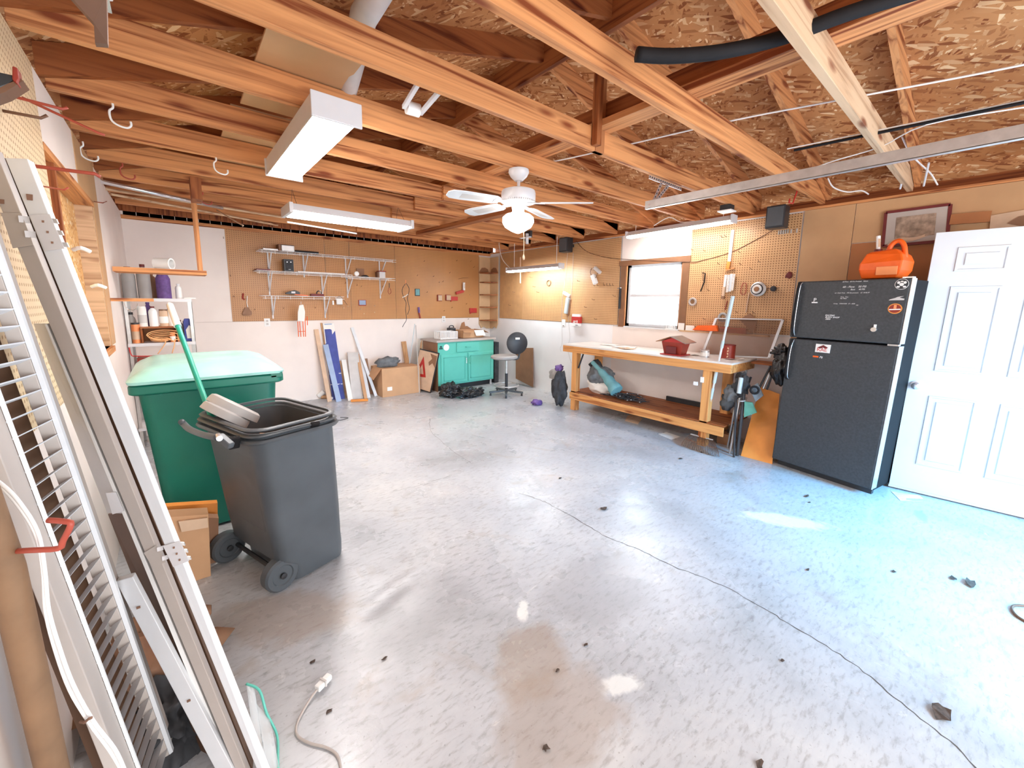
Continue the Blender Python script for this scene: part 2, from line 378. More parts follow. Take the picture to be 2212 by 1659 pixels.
def spline(P, k=6, closed=False):
    n = len(P); out = []
    for i in range(n if closed else n-1):
        if closed: p0, p1, p2, p3 = P[i-1], P[i], P[(i+1)%n], P[(i+2)%n]
        else: p0, p1, p2, p3 = P[max(i-1,0)], P[i], P[i+1], P[min(i+2,n-1)]
        for j in range(k):
            t = j/k; out.append(.5*((2*p1)+(p2-p0)*t+(2*p0-5*p1+4*p2-p3)*t*t+(3*p1-3*p2+p3-p0)*t**3))
    if not closed: out.append(P[-1])
    return out
def lerp(a, b_, t): return Vector(a)*(1-t)+Vector(b_)*t
def text(body, name, mat, parent, M4, size, ext=.0008, align='LEFT', label=None, shear=0):
    c = bpy.data.curves.new(name, 'FONT'); c.body = body; c.size = size; c.extrude = ext; c.align_x = align; c.shear = shear; c.resolution_u = 3
    o = bpy.data.objects.new(name, c)
    me = bpy.data.meshes.new_from_object(o); bpy.data.objects.remove(o)
    me.transform(M4); me.materials.clear(); me.materials.append(M[mat])
    o = bpy.data.objects.new(name, me); COL.objects.link(o)
    if parent is not None:
        o.parent = parent; o.matrix_parent_inverse = PINV[parent.name]
    if label: o['label'] = label
    return o

# ------------------------------------------------------------ setting
XL, XR, YB, YF = -.379, 4.945, 6.613, -1.25
HT, HJ = 2.49, 2.51
SP = .6096; Y0 = .628
B().box(XL-.15, XR+.15, YF-.6, YB+.15, -.12, 0).go('floor', 'concrete', kind='structure')
# back wall: white lower sheet, white upper left sheet, gable boarding above
w = B().box(XL-.1, XR+.1, YB+.012, YB+.12, 0, 2.52).go('wall_back', 'white_wall', kind='structure')
B().box(XL, XR, YB, YB+.012, 0, 1.217).go('lower_sheet', 'white_wall', w)
B().box(XL, .6, YB, YB+.012, 1.222, 2.47).go('upper_sheet', 'white_wall', w)
gb = B()
for i in range(46):
    x = XL+.02+i*.1165; zt = 2.56+.28*(min(x-XL, XR-x))+.1
    gb.box(x, x+.112, YB+.012, YB+.03, 2.44, zt)
gb.go('gable_boards', 'brown_Z', w)
B().box(XL, XR, YB-.01, YB+.012, 2.43, 2.475).go('ledge', 'pine_X', w)
B().box(XL-.1, XR+.1, YB+.04, YB+.12, 2.52, 3.6).go('gable_backing', 'brown_Z', w)
# right wall with window opening and side door opening
WY0, WY1, WZ0, WZ1 = 2.60, 3.40, 1.215, 2.06
DY0, DY1 = -1.30, -.44
w = B()
w.box(XR+.012, XR+.11, WY1, YB+.1, 0, 2.49); w.box(XR+.012, XR+.11, WY0, WY1, 0, WZ0); w.box(XR+.012, XR+.11, WY0, WY1, WZ1, 2.49)
w.box(XR+.012, XR+.11, DY1, WY0, 0, 2.49); w.box(XR+.012, XR+.11, DY0, DY1, 2.08, 2.49); w.box(XR+.012, XR+.11, YF-.1, DY0, 0, 2.49)
w = w.go('wall_right', 'cool_white_wall', kind='structure')
B().box(XR, XR+.012, 3.6, YB, 0, 1.217).go('lower_sheet', 'cool_white_wall', w)
B().box(XR, XR+.012, 1.2, 3.6, 0, 1.2).go('lower_sheet', 'white_wall', w)
B().box(XR, XR+.012, WY0-.02, 3.50, 2.12, 2.485).go('upper_sheet', 'white_wall', w)
B().box(XR-.002, XR+.012, .96, 1.358, 0, 2.47).go('plywood_sheet', 'plywood', w)
B().box(XR-.002, XR+.012, DY1, .955, 2.115, 2.47).go('plywood_sheet', 'plywood', w)
B().box(XR, XR+.010, DY1, .955, 0, 2.11).go('plywood_sheet', 'dark_plywood', w, label='darker lower plywood sheet')
B().box(XR-.012, XR+.012, YF, YB, 2.472, 2.495).go('top_plate', 'pine_Y', w)
# left wall
w = B()
w.box(XL-.11, XL-.09, 2.6, 4.7, 0, 2.5)
w = w.go('wall_left', 'osb_wall', kind='structure')
B().box(XL-.09, XL, YF, 2.735, 0, 2.5).go('near_sheet', 'white_wall', w)
B().box(XL-.09, XL, 4.46, YB+.1, 0, 2.5).go('far_sheet', 'white_wall', w)
B().box(XL-.09, XL, 2.735, 3.64, 2.19, 2.5).go('header_sheet', 'white_wall', w)
B().box(XL-.09, XL+.004, 3.64, 4.46, 2.19, 2.5).box(XL-.09, XL+.004, 4.20, 4.46, 1.17, 2.19).go('plywood_sheet', 'plywood', w)
B().box(XL-.09, XL, 2.735, 4.46, 0, 1.17).go('lower_sheet', 'white_wall', w)
B().box(XL-.09, XL+.006, 2.74, 4.2, 2.155, 2.19).go('header_board', 'pine_Y', w)
B().box(XL-.09, XL-.002, 4.16, 4.2, 1.17, 2.155).go('stud', 'pale_X', w)
B().box(XL-.09, XL-.002, 2.96, 3.0, 1.17, 2.155).go('stud', 'brown_Z', w)
B().box(XL-.09, XL+.02, 2.735, 4.2, 1.13, 1.17).go('sill_board', 'pine_Y', w)
# front wall with the raised garage door opening behind the camera
w = B(); w.box(XL-.1, 0, YF-.1, YF, 0, 2.5); w.box(4.4, XR+.1, YF-.1, YF, 0, 2.5); w.box(0, 4.4, YF-.1, YF, 2.25, 2.5); w.box(XL-.1, XR+.1, YF-.1, YF, 2.5, 3.5)
w.go('wall_front', 'white_wall', kind='structure')
# roof sheathing: two slopes meeting over the middle
XM = (XL+XR)/2; SL = .28; ZE = 2.55
def zb(x): return ZE+SL*(x-XL) if x < XM else ZE+SL*(XR-x)
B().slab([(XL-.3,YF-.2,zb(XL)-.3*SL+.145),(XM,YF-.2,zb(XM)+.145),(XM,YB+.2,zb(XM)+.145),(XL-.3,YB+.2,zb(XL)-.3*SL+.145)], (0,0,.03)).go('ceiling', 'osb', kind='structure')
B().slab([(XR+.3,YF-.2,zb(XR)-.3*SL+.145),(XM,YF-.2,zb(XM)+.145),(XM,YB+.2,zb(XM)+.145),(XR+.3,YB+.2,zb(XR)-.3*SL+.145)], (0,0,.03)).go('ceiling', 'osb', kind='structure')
B().box(XL-.35, XL-.28, YF-.2, YB+.2, 2.2, 2.75).go('trim_1', 'brown_Y', kind='structure')
B().box(XR+.28, XR+.35, YF-.2, YB+.2, 2.2, 2.75).go('trim_2', 'brown_Y', kind='structure')
B().box(XM-.019, XM+.019, YF, YB, zb(XM)-.06, zb(XM)+.145).go('ridge_board', 'brown_Y', label='long brown ridge board under the roof peak', cat='roof beam')
B().box(2.20, 2.34, YF, YB, HJ+.14, HJ+.178).go('strongback', 'pine_Y', label='long flat pine board lying across the tops of the ceiling joists', cat='roof beam')
B().box(2.30, 2.34, YF, YB, HJ+.178, HJ+.32).go('strongback', 'brown_Y', label='upright brown board standing on the flat board along the joist tops', cat='roof beam')

# ceiling joists and rafters
ORD = ['nearest','second','third','fourth','fifth','sixth','seventh','eighth','ninth','farthest']
EX = ['', '', ', carrying a stub post', ' holding the ceiling fan', ' above the near tube light', '', '', '', '', ' close to the back wall']
for k in range(10):
    yy = Y0+k*SP
    if k < 5: b = B().box(XL, XR, yy-.038, yy, HJ, HJ+.14)
    else: b = B().box(XL, 2.72, yy-.038, yy, HJ, HJ+.14).box(2.12, XR, yy-.078, yy-.040, HJ, HJ+.14)
    b.go('ceiling_joist', 'pine_X' if k != 0 else 'pale_X', label='%s pine ceiling joist counted from the camera%s' % (ORD[k], EX[k]), cat='joist', group='pine ceiling joists', bevel=.002)
for k in range(10):
    yy = Y0+k*SP-.04
    for s in (-1, 1):
        xe = XL-.02 if s < 0 else XR+.02
        b = B().slab([(xe,yy-.038,zb(xe)),(XM+s*.02,yy-.038,zb(XM)),(XM+s*.02,yy-.038,zb(XM)+.142),(xe,yy-.038,zb(xe)+.142)], (0,.036,0))
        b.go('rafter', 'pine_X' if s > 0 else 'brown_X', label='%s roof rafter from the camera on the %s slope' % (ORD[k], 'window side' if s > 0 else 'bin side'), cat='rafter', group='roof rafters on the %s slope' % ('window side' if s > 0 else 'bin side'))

# ------------------------------------------------------------ ceiling fixtures and things overhead
def v4(c, s): return Vector((c[0]+s[0], c[1]+s[1], c[2]+s[2]))
t = thing('ceiling_light', 'large four tube ceiling light with white end plate nearest the camera', 'light', (.69,2.8,2.38))
B().box(.585,.80,2.19,3.40,2.43,2.495).go('housing', 'white_metal', t)
B().box(.575,.815,2.175,2.19,2.385,2.50).go('end_plate', 'white_metal', t, bevel=.004)
B().box(.575,.815,3.40,3.415,2.385,2.50).go('end_plate', 'white_metal', t, bevel=.004)
for i in range(4):
    x = .613+i*.051
    B().tube([(x,2.195,2.405),(x,3.395,2.405)], .019, 12).go('tube', 'tube_light', t, smooth=True)
B().box(.583,.586,2.19,3.40,2.39,2.495).go('side_panel', 'white_metal', t); B().box(.80,.803,2.19,3.40,2.43,2.495).go('side_panel', 'white_metal', t)
t = thing('ceiling_light', 'wide wraparound ceiling light hung over the middle of the back shelves', 'light', (1.4,4.2,2.28))
B().loft([[(.86,4.06,2.36),(2.0,4.06,2.36),(2.0,4.36,2.36),(.86,4.36,2.36)], [(.86,4.04,2.30),(2.0,4.04,2.30),(2.0,4.38,2.30),(.86,4.38,2.30)]]).go('housing', 'white_metal', t)
B().box(.885,1.975,4.055,4.365,2.285,2.30).go('diffuser', 'tube_light', t, bevel=.004)
for x in (.845, 1.985): B().box(x,x+.03,4.03,4.39,2.28,2.365).go('end_cap', 'white_metal', t, bevel=.003)
for x in (.92, 1.94):
    B().tube([(x,4.1,2.36),(x,4.25,2.52)], .002, 5).tube([(x,4.32,2.36),(x,4.25,2.52)], .002, 5).go('hanging_wire', 'brown_metal', t)
def shop_light(x, y0, y1, z, lab, cold, hang):
    t = thing('shop_light', lab, 'light', (x,(y0+y1)/2,z))
    dz = hang
    B().loft([[(x-.03,y0,z+.075),(x+.03,y0,z+.075),(x+.065,y0,z+.02),(x-.065,y0,z+.02)], [(x-.03,y1,z+.075+dz),(x+.03,y1,z+.075+dz),(x+.065,y1,z+.02+dz),(x-.065,y1,z+.02+dz)]]).go('reflector', 'white_metal', t)
    for s in (-.028, .028):
        B().tube([(x+s,y0+.02,z+.012),(x+s,y1-.02,z+.012+dz)], .016, 12).go('tube', 'tube_cool' if cold else 'tube_light', t, smooth=True)
    for y, d in ((y0,0),(y1,dz)): B().box(x-.06,x+.06,y-.012,y+.012,z-.005+d,z+.08+d).go('end_cap', 'white_metal', t, bevel=.003)
    return t
t = shop_light(4.55, 4.30, 5.555, 2.045, 'white shop light hanging on cords before the back of the window wall', True, 0)
for y in (4.40, 5.40): B().tube([(4.55,y,2.12),(4.55,y,2.52)], .0035, 6).go('hanging_cord', 'white_wire', t)
t = shop_light(4.60, 1.89, 3.175, 2.385, 'long white strip light fixed above the window and workbench', False, -.02)
for y in (2.0, 3.07): B().tube([(4.60,y,2.45),(4.60,y,2.52)], .003, 6).go('hanging_cord', 'white_wire', t)
o = B().tube([(4.55,5.481,2.096), (4.56,5.741,2.287), (4.6,5.889,2.545), (4.62,5.888,2.611)], .006, 6, smooth=5).go('power_cord', 'white_wire', label='white cord curling from the left end of the hanging shop light', cat='cord')

# fan
FX, FY = 2.08, 2.43
t = thing('ceiling_fan', 'white ceiling fan with four blades and a glass globe light', 'fan', (FX,FY,2.03))
B().lathe([(.0,2.51),(.075,2.51),(.078,2.49),(.062,2.46),(.03,2.43),(.0,2.43)], (FX,FY,0)).go('canopy', 'white_metal', t, smooth=40)
B().tube([(FX,FY,2.44),(FX,FY,2.36)], .012, 12).go('downrod', 'white_metal', t, smooth=True)
B().lathe([(.0,2.37),(.09,2.37),(.125,2.358),(.13,2.34),(.13,2.29),(.12,2.275),(.0,2.275)], (FX,FY,0), n=40).go('motor', 'white_metal', t, smooth=40)
b = B()
for i in range(48):
    a = i*2*PI/48; b.obox((FX+.118*math.cos(a),FY+.118*math.sin(a),2.279), (.012*math.cos(a),.012*math.sin(a),0), (-.0025*math.sin(a),.0025*math.cos(a),0), (0,0,.006))
b.go('vent_slots', 'galvanised', t)
B().lathe([(.0,2.275),(.05,2.275),(.052,2.25),(.045,2.215),(.03,2.205),(.0,2.205)], (FX,FY,0)).go('switch_housing', 'white_metal', t, smooth=40)
B().lathe([(.0,2.21),(.045,2.21),(.05,2.20),(.095,2.185),(.118,2.165),(.12,2.13),(.10,2.095),(.05,2.065),(.012,2.05),(.0,2.05)], (FX,FY,0), n=32).go('globe', 'globe_light', t, smooth=60)
for i, (ang, dr) in enumerate(((-45,-.01),(20,-.03),(100,-.01),(167,0))):
    a = math.radians(ang); u = Vector((math.cos(a),math.sin(a),dr)); s = Vector((-math.sin(a),math.cos(a),.18)); up = Vector((0,0,1)); c = Vector((FX,FY,2.27))
    pr = [(.17,.045),(.20,.060),(.45,.068),(.53,.060),(.56,.03)]
    poly = [c+u*r+s*w for r, w in pr]+[c+u*r-s*w for r, w in reversed(pr)]
    bl = B().prism(poly, (0,0,.006)).go('blade', 'white_paint', t)
    q = [c+u*.24+s*.028, c+u*.46+s*.036, c+u*.46-s*.036, c+u*.24-s*.028]
    B().prism([p-up*.001 for p in q], (0,0,.001)).go('cane_inset', 'vent_grey', bl)
    B().obox(c+u*.135+up*.0, u*.07, s*.014, up*.004).obox(c+u*.18, u*.02, s*.038, up*.004).go('blade_bracket', 'white_metal', t)
B().tube([(FX+.07,FY+.03,2.20),(FX+.09,FY+.03,2.02),(FX+.09,FY+.03,1.90)], .0022, 5).lathe([(.0,.0),(.008,.005),(.011,.02),(.006,.04),(.0,.045)], (FX+.09,FY+.03,1.858), n=10).go('pull_chain', 'tan_rod', t)

# pipes, tube, plywood lying above joists
B().tube([(.735,1.10,2.80),(.735,1.9,2.735),(.85,2.50,2.69)], .055, 20).go('cardboard_tube', 'vent_grey', label='grey cardboard tube lying across the joists behind the near light', cat='tube', smooth=40)
for (x0,x1,y0,y1,z,lab) in ((.40,.80,2.06,2.98,2.655,'plywood offcut lying on the joists left of the near light'),(.36,.72,3.05,4.3,2.655,'long plywood sheet on the joists above the near light')):
    B().box(x0,x1,y0,y1,z,z+.012).go('plywood_offcut', 'plywood', label=lab, cat='plywood')
B().bar((2.805,5.464,2.49), (2.87,3.31,2.49), .10, .05).go('wood_brace', 'brown_Y', label='brown wooden brace running under the joists behind the ceiling fan', cat='brace')
B().box(2.20,2.29,1.805,1.843,HJ,3.1).go('stub_post', 'dark_plywood', label='short dark red wooden post hanging down beside the third joist', cat='post')
B().box(2.155,2.20,1.76,1.80,2.53,3.1).go('stub_post', 'brown_Z', label='paler post nailed against the short dark red hanging post', cat='post')
# garage door tracks
t = thing('door_track', 'long grey steel garage door track running under the joists on the right', 'track', (3.05,.9,2.28))
B().box(2.955,2.960,-1.0,1.90,2.275,2.33).box(2.955,2.985,-1.0,1.90,2.273,2.278).box(2.955,2.972,-1.0,1.90,2.33,2.334).go('rail', 'galvanised', t)
B().tube([(2.95,1.86,2.30),(2.99,1.86,2.30)], .008, 8).go('end_bolt', 'bright_steel', t)
def perf(p, q, w, name, par):
    d, s, u = fr_axes(p, q); L_ = (Vector(q)-Vector(p)).length; b = B(); b.bar(p, q, .002, w); n = int(L_/.03)
    o = b.go(name, 'bright_steel', par); h = B()
    for i in range(n):
        c = Vector(p)+d*(L_*(i+.5)/n); h.cone(c-s*.0022, c+s*.0022, .006, .006, 8)
    h.go('bolt_holes', 'black_rubber', o)
perf((2.90,1.845,2.50), (3.40,1.845,2.50), .035, 'hanger_angle', t)
perf((3.10,1.85,2.50), (2.985,1.85,2.325), .03, 'hanger_strap', t); perf((3.22,1.86,2.50), (3.03,1.86,2.33), .03, 'hanger_strap', t)
t = thing('door_track', 'bright steel garage door track end beside the bin side wall', 'track', (-.07,.7,2.28))
B().box(-.09,-.085,-1.0,1.62,2.28,2.335).box(-.09,-.06,-1.0,1.62,2.278,2.282).tube([(-.065,-1,2.31),(-.065,1.6,2.31)], .014, 8).go('rail', 'bright_steel', t)
B().prism([(-0.11,1.3,2.13),(-0.081,1.35,2.113),(-0.086,1.4,2.093),(-0.065,1.4,2.099),(-0.053,1.3,2.154)], (0,-.02,0)).go('mounting_plate', 'brown_metal', t)
B().tube([(1.521,1.057,2.52), (1.637,0.972,2.52), (1.796,0.841,2.54), (1.953,0.68,2.58), (2.051,0.5,2.62), (2.178,0.317,2.66)], .028, 8, smooth=5).go('rubber_seal', 'black_rubber', label='thick black rubber strip draped across the two nearest joists', cat='rubber strip', smooth=True)
B().tube([(3.293,1.007,2.56), (3.404,0.042,2.56), (3.42,-.4,2.56)], .009, 8).go('tension_cable_tube', 'black_rubber', label='straight black rod running under the roof above the garage door track', cat='rod')
B().tube([(3.278,1.044,2.575), (3.416,0.044,2.575)], .004, 6).go('pale_rod', 'white_wire', label='thin pale rod laid along the straight black rod', cat='rod')
B().tube([(2.391,2.736,2.665), (2.529,2.286,2.665), (2.668,1.677,2.665), (2.788,1.171,2.665), (2.958,0.694,2.665), (3.182,0.061,2.665), (3.3,-.5,2.665)], .005, 6, smooth=4).go('electric_cable', 'white_wire', label='thin white cable strung high over the joists to the right edge', cat='cable')
B().tube([(3.741,1.052,2.53), (3.626,0.861,2.53), (3.602,0.618,2.55), (3.365,0.388,2.55), (3.48,0.04,2.56)], .004, 6, smooth=4).go('electric_cable', 'white_wire', label='sagging cable just over the garage door track', cat='cable')
B().tube([(4.6,1.118,2.662), (4.7,1.092,2.597), (4.8,1.008,2.558), (4.88,0.925,2.568), (4.94,0.88,2.538)], .006, 6, smooth=4).go('electric_cable', 'white_wire', label='white cable looping down to the top of the wall over the fridge', cat='cable')
B().tube([(4.3,0.617,2.788), (4.4,0.574,2.689), (4.6,0.537,2.651), (4.85,0.488,2.611), (4.94,0.445,2.53)], .006, 6, smooth=4).go('electric_cable', 'white_wire', label='white cable hanging past the nearest joist to the wall top', cat='cable')
B().tube([(4.5,2.759,2.455), (4.6,2.626,2.545), (4.65,2.504,2.482), (4.7,2.363,2.48)], .005, 6, smooth=4).go('electric_cable', 'white_wire', label='short white cable behind the strip light over the window', cat='cable')
for p, q, lab in (((4.55,0.477,2.626), (4.75,0.507,2.5), 'white metal rod hanging by the right end of the track, nearer one'), ((4.45,0.595,2.605), (4.65,0.633,2.485), 'white metal rod hanging by the nearest joist, farther one')):
    B().tube([p, q], .007, 8).go('hanging_rod', 'white_metal', label=lab, cat='rod')
# junction box on strip light
t = thing('junction_box', 'small dark electrical box with white lid under a joist over the window', 'box', (4.3,1.83,2.44))
B().box(4.27,4.37,1.80,1.90,2.455,2.51).go('body', 'black_plastic', t, bevel=.004); B().box(4.255,4.385,1.785,1.915,2.445,2.456).go('cover', 'white_plastic', t)
# overhead reel with two arms
t = thing('cord_reel', 'white cord reel on two square arms between the third and fourth joists', 'reel', (1.13,2.2,2.6))
B().bar((1.03,1.975,2.6), (1.087,2.269,2.6), .02, .02).go('arm', 'white_metal', t); B().bar((1.154,1.996,2.6), (1.194,2.278,2.6), .02, .02).go('arm', 'white_metal', t)
B().tube([(1.109,2.279,2.61), (1.183,2.273,2.61)], .035, 16).go('roller', 'white_plastic', t, smooth=40)
B().box(.92,.99,2.50,2.75,2.61,2.65).go('ballast_box', 'white_metal', label='small white ballast box tucked behind the fourth joist right of the near light', cat='box', bevel=.004)
# bicycle hooks screwed to joists
HL = ['white hook screwed under a joist above the left wall opening', 'cream bicycle hook screwed under the sixth joist left of the near light', 'small white hook beside the left wall header', 'pale hook on the seventh joist over the metal shelves', 'pale hook near the wooden hanging rack']
for (px, z0, z1, lab) in (((-0.153,3.04,2.502), 2.51, 2.40, HL[0]), ((0.319,3.66,2.659), 2.51, 2.41, HL[1]), ((-0.36,3.9,2.471), 2.51, 2.42, HL[2]), ((-0.203,4.29,2.391), 2.51, 2.41, HL[3]), ((0.3,4.9,2.526), 2.51, 2.43, HL[4])):
    x, y = px[0], px[1]
    B().tube([(x,y,2.515),(x,y,2.49),(x-.015,y,2.47),(x-.012,y,2.43),(x+.01,y,2.41),(x+.045,y,2.405),(x+.062,y,2.42),(x+.062,y,2.44)], .005, 8, smooth=4).go('bicycle_hook', 'white_plastic' if px[1] < 4 else 'hook_red', label=lab, cat='hook', group='screw hooks under the joists', smooth=True)
B().tube([(4.264,1.25,2.568), (4.272,1.25,2.512), (4.198,1.25,2.403), (4.103,1.25,2.396), (4.116,1.25,2.428)], .006, 8).go('utility_hook', 'red_plastic', label='red wire hook hanging under the garage door track near the black speaker', cat='hook')
# white conduit and pipes lying by the left rear joists
B().tube([(-0.386,4.938,2.485), (0.491,5.439,2.485)], .018, 12).go('conduit_pipe', 'bright_steel', label='shiny steel pipe running under the rear joists from the left wall', cat='pipe', smooth=True)
for k, (a, b_) in enumerate((((-0.388,5.264,2.49), (1.083,5.562,2.49)), ((-0.359,5.437,2.48), (1.131,6.117,2.48)))):
    B().tube([a, b_], .012, 8).go('wood_rod', 'pale_X', label=('long wooden rod just below the shiny steel pipe', 'lowest long wooden rod between left wall and hung light')[k], cat='rod')
B().tube([(0.45,7.304,2.857), (0.55,4.491,2.186)], .006, 6).go('thin_stick', 'tan_rod', label='thin pale stick hanging slantwise left of the hung light', cat='stick')
B().tube([(0.917,4.514,2.27), (1.652,4.719,2.27)], .008, 6).go('thin_stick', 'white_wire', label='thin white stick just under the near edge of the hung light', cat='stick')
# floodlight between joists behind fan
t = thing('motion_light', 'small white spotlight with dark backing behind the fan globe', 'light', (3.85,4.3,2.33))
B().box(3.86,3.90,4.25,4.36,2.42,2.51).go('backing', 'black_plastic', t); B().box(3.82,3.86,4.28,4.30,2.33,2.47).box(3.80,3.84,4.20,4.40,2.41,2.42).go('bracket', 'white_metal', t)
# wooden hanging rack at left back
t = thing('hanging_rack', 'open wooden tray hung from the joists by two strips over the metal shelf', 'rack', (.05,5.0,1.74))
B().box(.215,.245,4.86,4.90,1.78,2.51).go('hanger_strip', 'pine_Z', t); B().box(.215,.24,5.10,5.125,1.78,2.51).go('hanger_strip', 'pine_Z', t)
B().box(.19,.26,4.30,4.50,2.33,2.50).go('block', 'brown_Z', t)
B().box(-.37,.27,4.84,4.86,1.745,1.785).box(-.37,.27,5.12,5.14,1.745,1.785).box(.25,.27,4.86,5.12,1.745,1.785).box(-.37,.25,4.92,4.97,1.745,1.755).box(-.37,.25,5.03,5.08,1.745,1.755).go('tray', 'pine_X', t)
B().lathe([(.0,0),(.052,0),(.052,.13),(.040,.13),(.040,.01),(.0,.01)], (-.09,4.98,1.835), (.75,-.45,.0), n=24).go('paper_roll', 'white_plastic', label='white roll lying on its side on the hanging wooden tray', cat='roll', smooth=40)

# ------------------------------------------------------------ left wall things
B().box(XL, XL+.006, 1.2, 2.72, 1.1, 2.49).go('pegboard', 'pegboard_pale', label='pale pegboard sheet on the near left wall behind the hooks', cat='pegboard')
def rod_hook(pts, r, lab, m='hook_red', grp='long red hooks on the left pegboard'):
    B().tube(pts, r, 8).go('wall_hook', m, label=lab, cat='hook', group=grp, smooth=True)
rod_hook([(XL,2.19,2.185), (-0.241,2.19,2.177), (-0.228,2.19,2.186)], .005, 'topmost long red hook on the left pegboard')
rod_hook([(XL,2.15,2.12), (-0.291,2.15,2.121), (-0.275,2.15,2.134)], .005, 'second red hook on the left pegboard, with a white tip', 'brown_metal')
rod_hook([(XL,2.46,2.27), (-0.177,2.46,2.194), (-0.159,2.46,2.189)], .005, 'longest red hook pointing across the left wall header')
rod_hook([(XL,2.08,1.945), (-0.172,2.08,1.951), (-0.159,2.08,1.943)], .006, 'lowest long red hook crossing the brown stud')
rod_hook([(-0.37,2.506,1.961), (-0.285,2.35,1.93), (-0.272,2.35,1.941)], .003, 'small wire hook below the long red ones')
rod_hook([(-0.379,4.274,2.208), (-0.3,3.863,2.14), (-0.29,3.979,2.171)], .003, 'small wire hook on the white sheet past the opening')
for i, (p, lab) in enumerate((((-0.369,3.063,1.763), 'white cleat on the board inside the left wall opening, upper one'), ((-0.369,3.522,1.587), 'white cleat inside the left wall opening, lower one'))):
    B().tube([p, (p[0]+.03,p[1]-.02,p[2]+.01), (p[0]+.06,p[1],p[2]-.005)], .010, 8, smooth=3).go('wall_cleat', 'white_plastic', label=lab, cat='cleat')
t = thing('tool_belt', 'dark brown leather strap hanging from the near left hooks', 'strap', (-.30,2.1,1.95))
B().loft([[(0.942,2.12,0.292), (0.709,2.12,0.371), (0.722,2.16,0.349), (0.959,2.16,0.268)] for p in ((8,200,30,-4),(10,235,42,-6),(18,275,50,-8),(30,305,62,-10),(60,328,80,-14),(88,340,106,-8))]).go('strap', 'maroon', t)
B().loft([[(0.977,2.2,0.245), (0.736,2.2,0.328), (0.742,2.22,0.317), (0.986,2.22,0.234)] for p in ((30,205,42,-2),(46,240,62,-6),(58,280,78,-8),(76,318,96,-12),(96,338,112,-4))]).go('loop', 'brown_metal', t)
t = thing('hand_plane', 'black tool with dark red handle on the left wall at the frame edge', 'tool', (-.3,1.9,2.1))
B().prism([(-0.356,1.9,2.153),(-0.299,1.9,2.155),(-0.29,1.9,2.149),(-0.295,1.9,2.138),(-0.328,1.9,2.112),(-0.363,1.9,2.089)], (0,.05,0)).go('body', 'black_plastic', t, bevel=.003)
B().prism([(-0.297,1.89,2.177),(-0.287,1.89,2.175),(-0.287,1.89,2.144),(-0.293,1.89,2.13),(-0.301,1.89,2.139)], (0,.04,0)).go('handle', 'dark_red', t, bevel=.003)
B().prism([(-0.364,1.9,2.087),(-0.328,1.9,2.112),(-0.289,1.9,2.152),(-0.281,1.9,2.146),(-0.32,1.9,2.103),(-0.366,1.9,2.067)], (0,.07,0)).go('sole', 'brown_metal', t)
t = thing('hook_board', 'small wooden board with a wire hook jutting from the left wall', 'shelf', (-.2,4.5,1.49))
B().box(XL+.006,-.12,4.44,4.50,1.495,1.52).go('board', 'pine_X', t); B().tube([(-.30,4.46,1.495),(-.29,4.46,1.44),(-.26,4.46,1.425),(-.23,4.46,1.44),(-.22,4.46,1.48)], .003, 6, smooth=3).go('hook', 'bright_steel', t)

# white hinged boards and louvred door leaning on the left wall
def lean(name, q, dvec, m, lab, cat, par=None, bev=.002):
    return B().slab(q, dvec).go(name, m, par, lab, cat, bevel=bev)
DV = Vector((.206,.978,0))
def hinge(px, py, par, w=30, h=58, sx=.405):
    pass
t = thing('hinged_door_leaf', 'white hinged door edge nearest the bins, leaning on the left wall', 'door leaf', (.1,1.3,0))
lean('stile', [(-0.323,1.806,1.902),(-0.276,1.766,1.9),(0.103,1.297,0.016),(0.089,1.308,0.016)], DV*.035, 'white_paint', None, None, t)
lean('edge_strip', [(-0.276,1.767,1.9),(-0.28,1.811,1.909),(0.126,1.31,-0.019),(0.104,1.297,0.015)], Vector((-.004,.004,0)), 'white_plastic', None, None, t)
for (q, r) in (([(-0.287,1.757,1.748),(-0.243,1.721,1.751),(-0.221,1.695,1.658),(-0.263,1.729,1.65)], [(-0.243,1.722,1.745),(-0.232,1.716,1.743),(-0.211,1.692,1.658),(-0.221,1.697,1.658)]),
          ([(-0.084,1.51,0.792),(-0.044,1.479,0.807),(-0.028,1.46,0.746),(-0.066,1.49,0.726)], [(-0.043,1.479,0.805),(-0.036,1.477,0.802),(-0.022,1.46,0.744),(-0.028,1.462,0.746)])):
    h = lean('hinge', q, DV*.003, 'white_metal', None, None, t, 0)
    A_, B_, C_, D_ = [Vector(p) for p in q]
    for f in (.2,.5,.8):
        c = (A_*(1-f)+D_*f)*.45+(B_*(1-f)+C_*f)*.55-DV*.0008
        B().obox(c, (.003,0,0), (0,.0006,0), (0,0,.003)).go('screw', 'brown_metal', h)
    for f in (.05,.42,.8): B().slab([Vector(r[0])*(1-f)+Vector(r[3])*f, Vector(r[1])*(1-f)+Vector(r[2])*f, Vector(r[1])*(.85-f)+Vector(r[2])*(f+.15), Vector(r[0])*(.85-f)+Vector(r[3])*(f+.15)], DV*.006).go('knuckle', 'galvanised', h)
B().obox((-0.279,1.758,1.796), (.008,0,0), (0,.001,0), (0,0,.008)).go('pivot_hole', 'brown_metal', t)
t = thing('hinged_door_leaf', 'beige hinged door edge, second from the bins', 'door leaf', (.0,1.35,0))
lean('stile', [(-0.385,1.873,1.928),(-0.345,1.84,1.929),(0.062,1.342,0.004),(0.037,1.363,0.003)], DV*.035, 'beige_stile', None, None, t)
lean('hinge', [(-0.35,1.824,1.755),(-0.306,1.787,1.755),(-0.289,1.766,1.667),(-0.335,1.803,1.658)], DV*.003, 'beige_stile', None, None, t, 0)
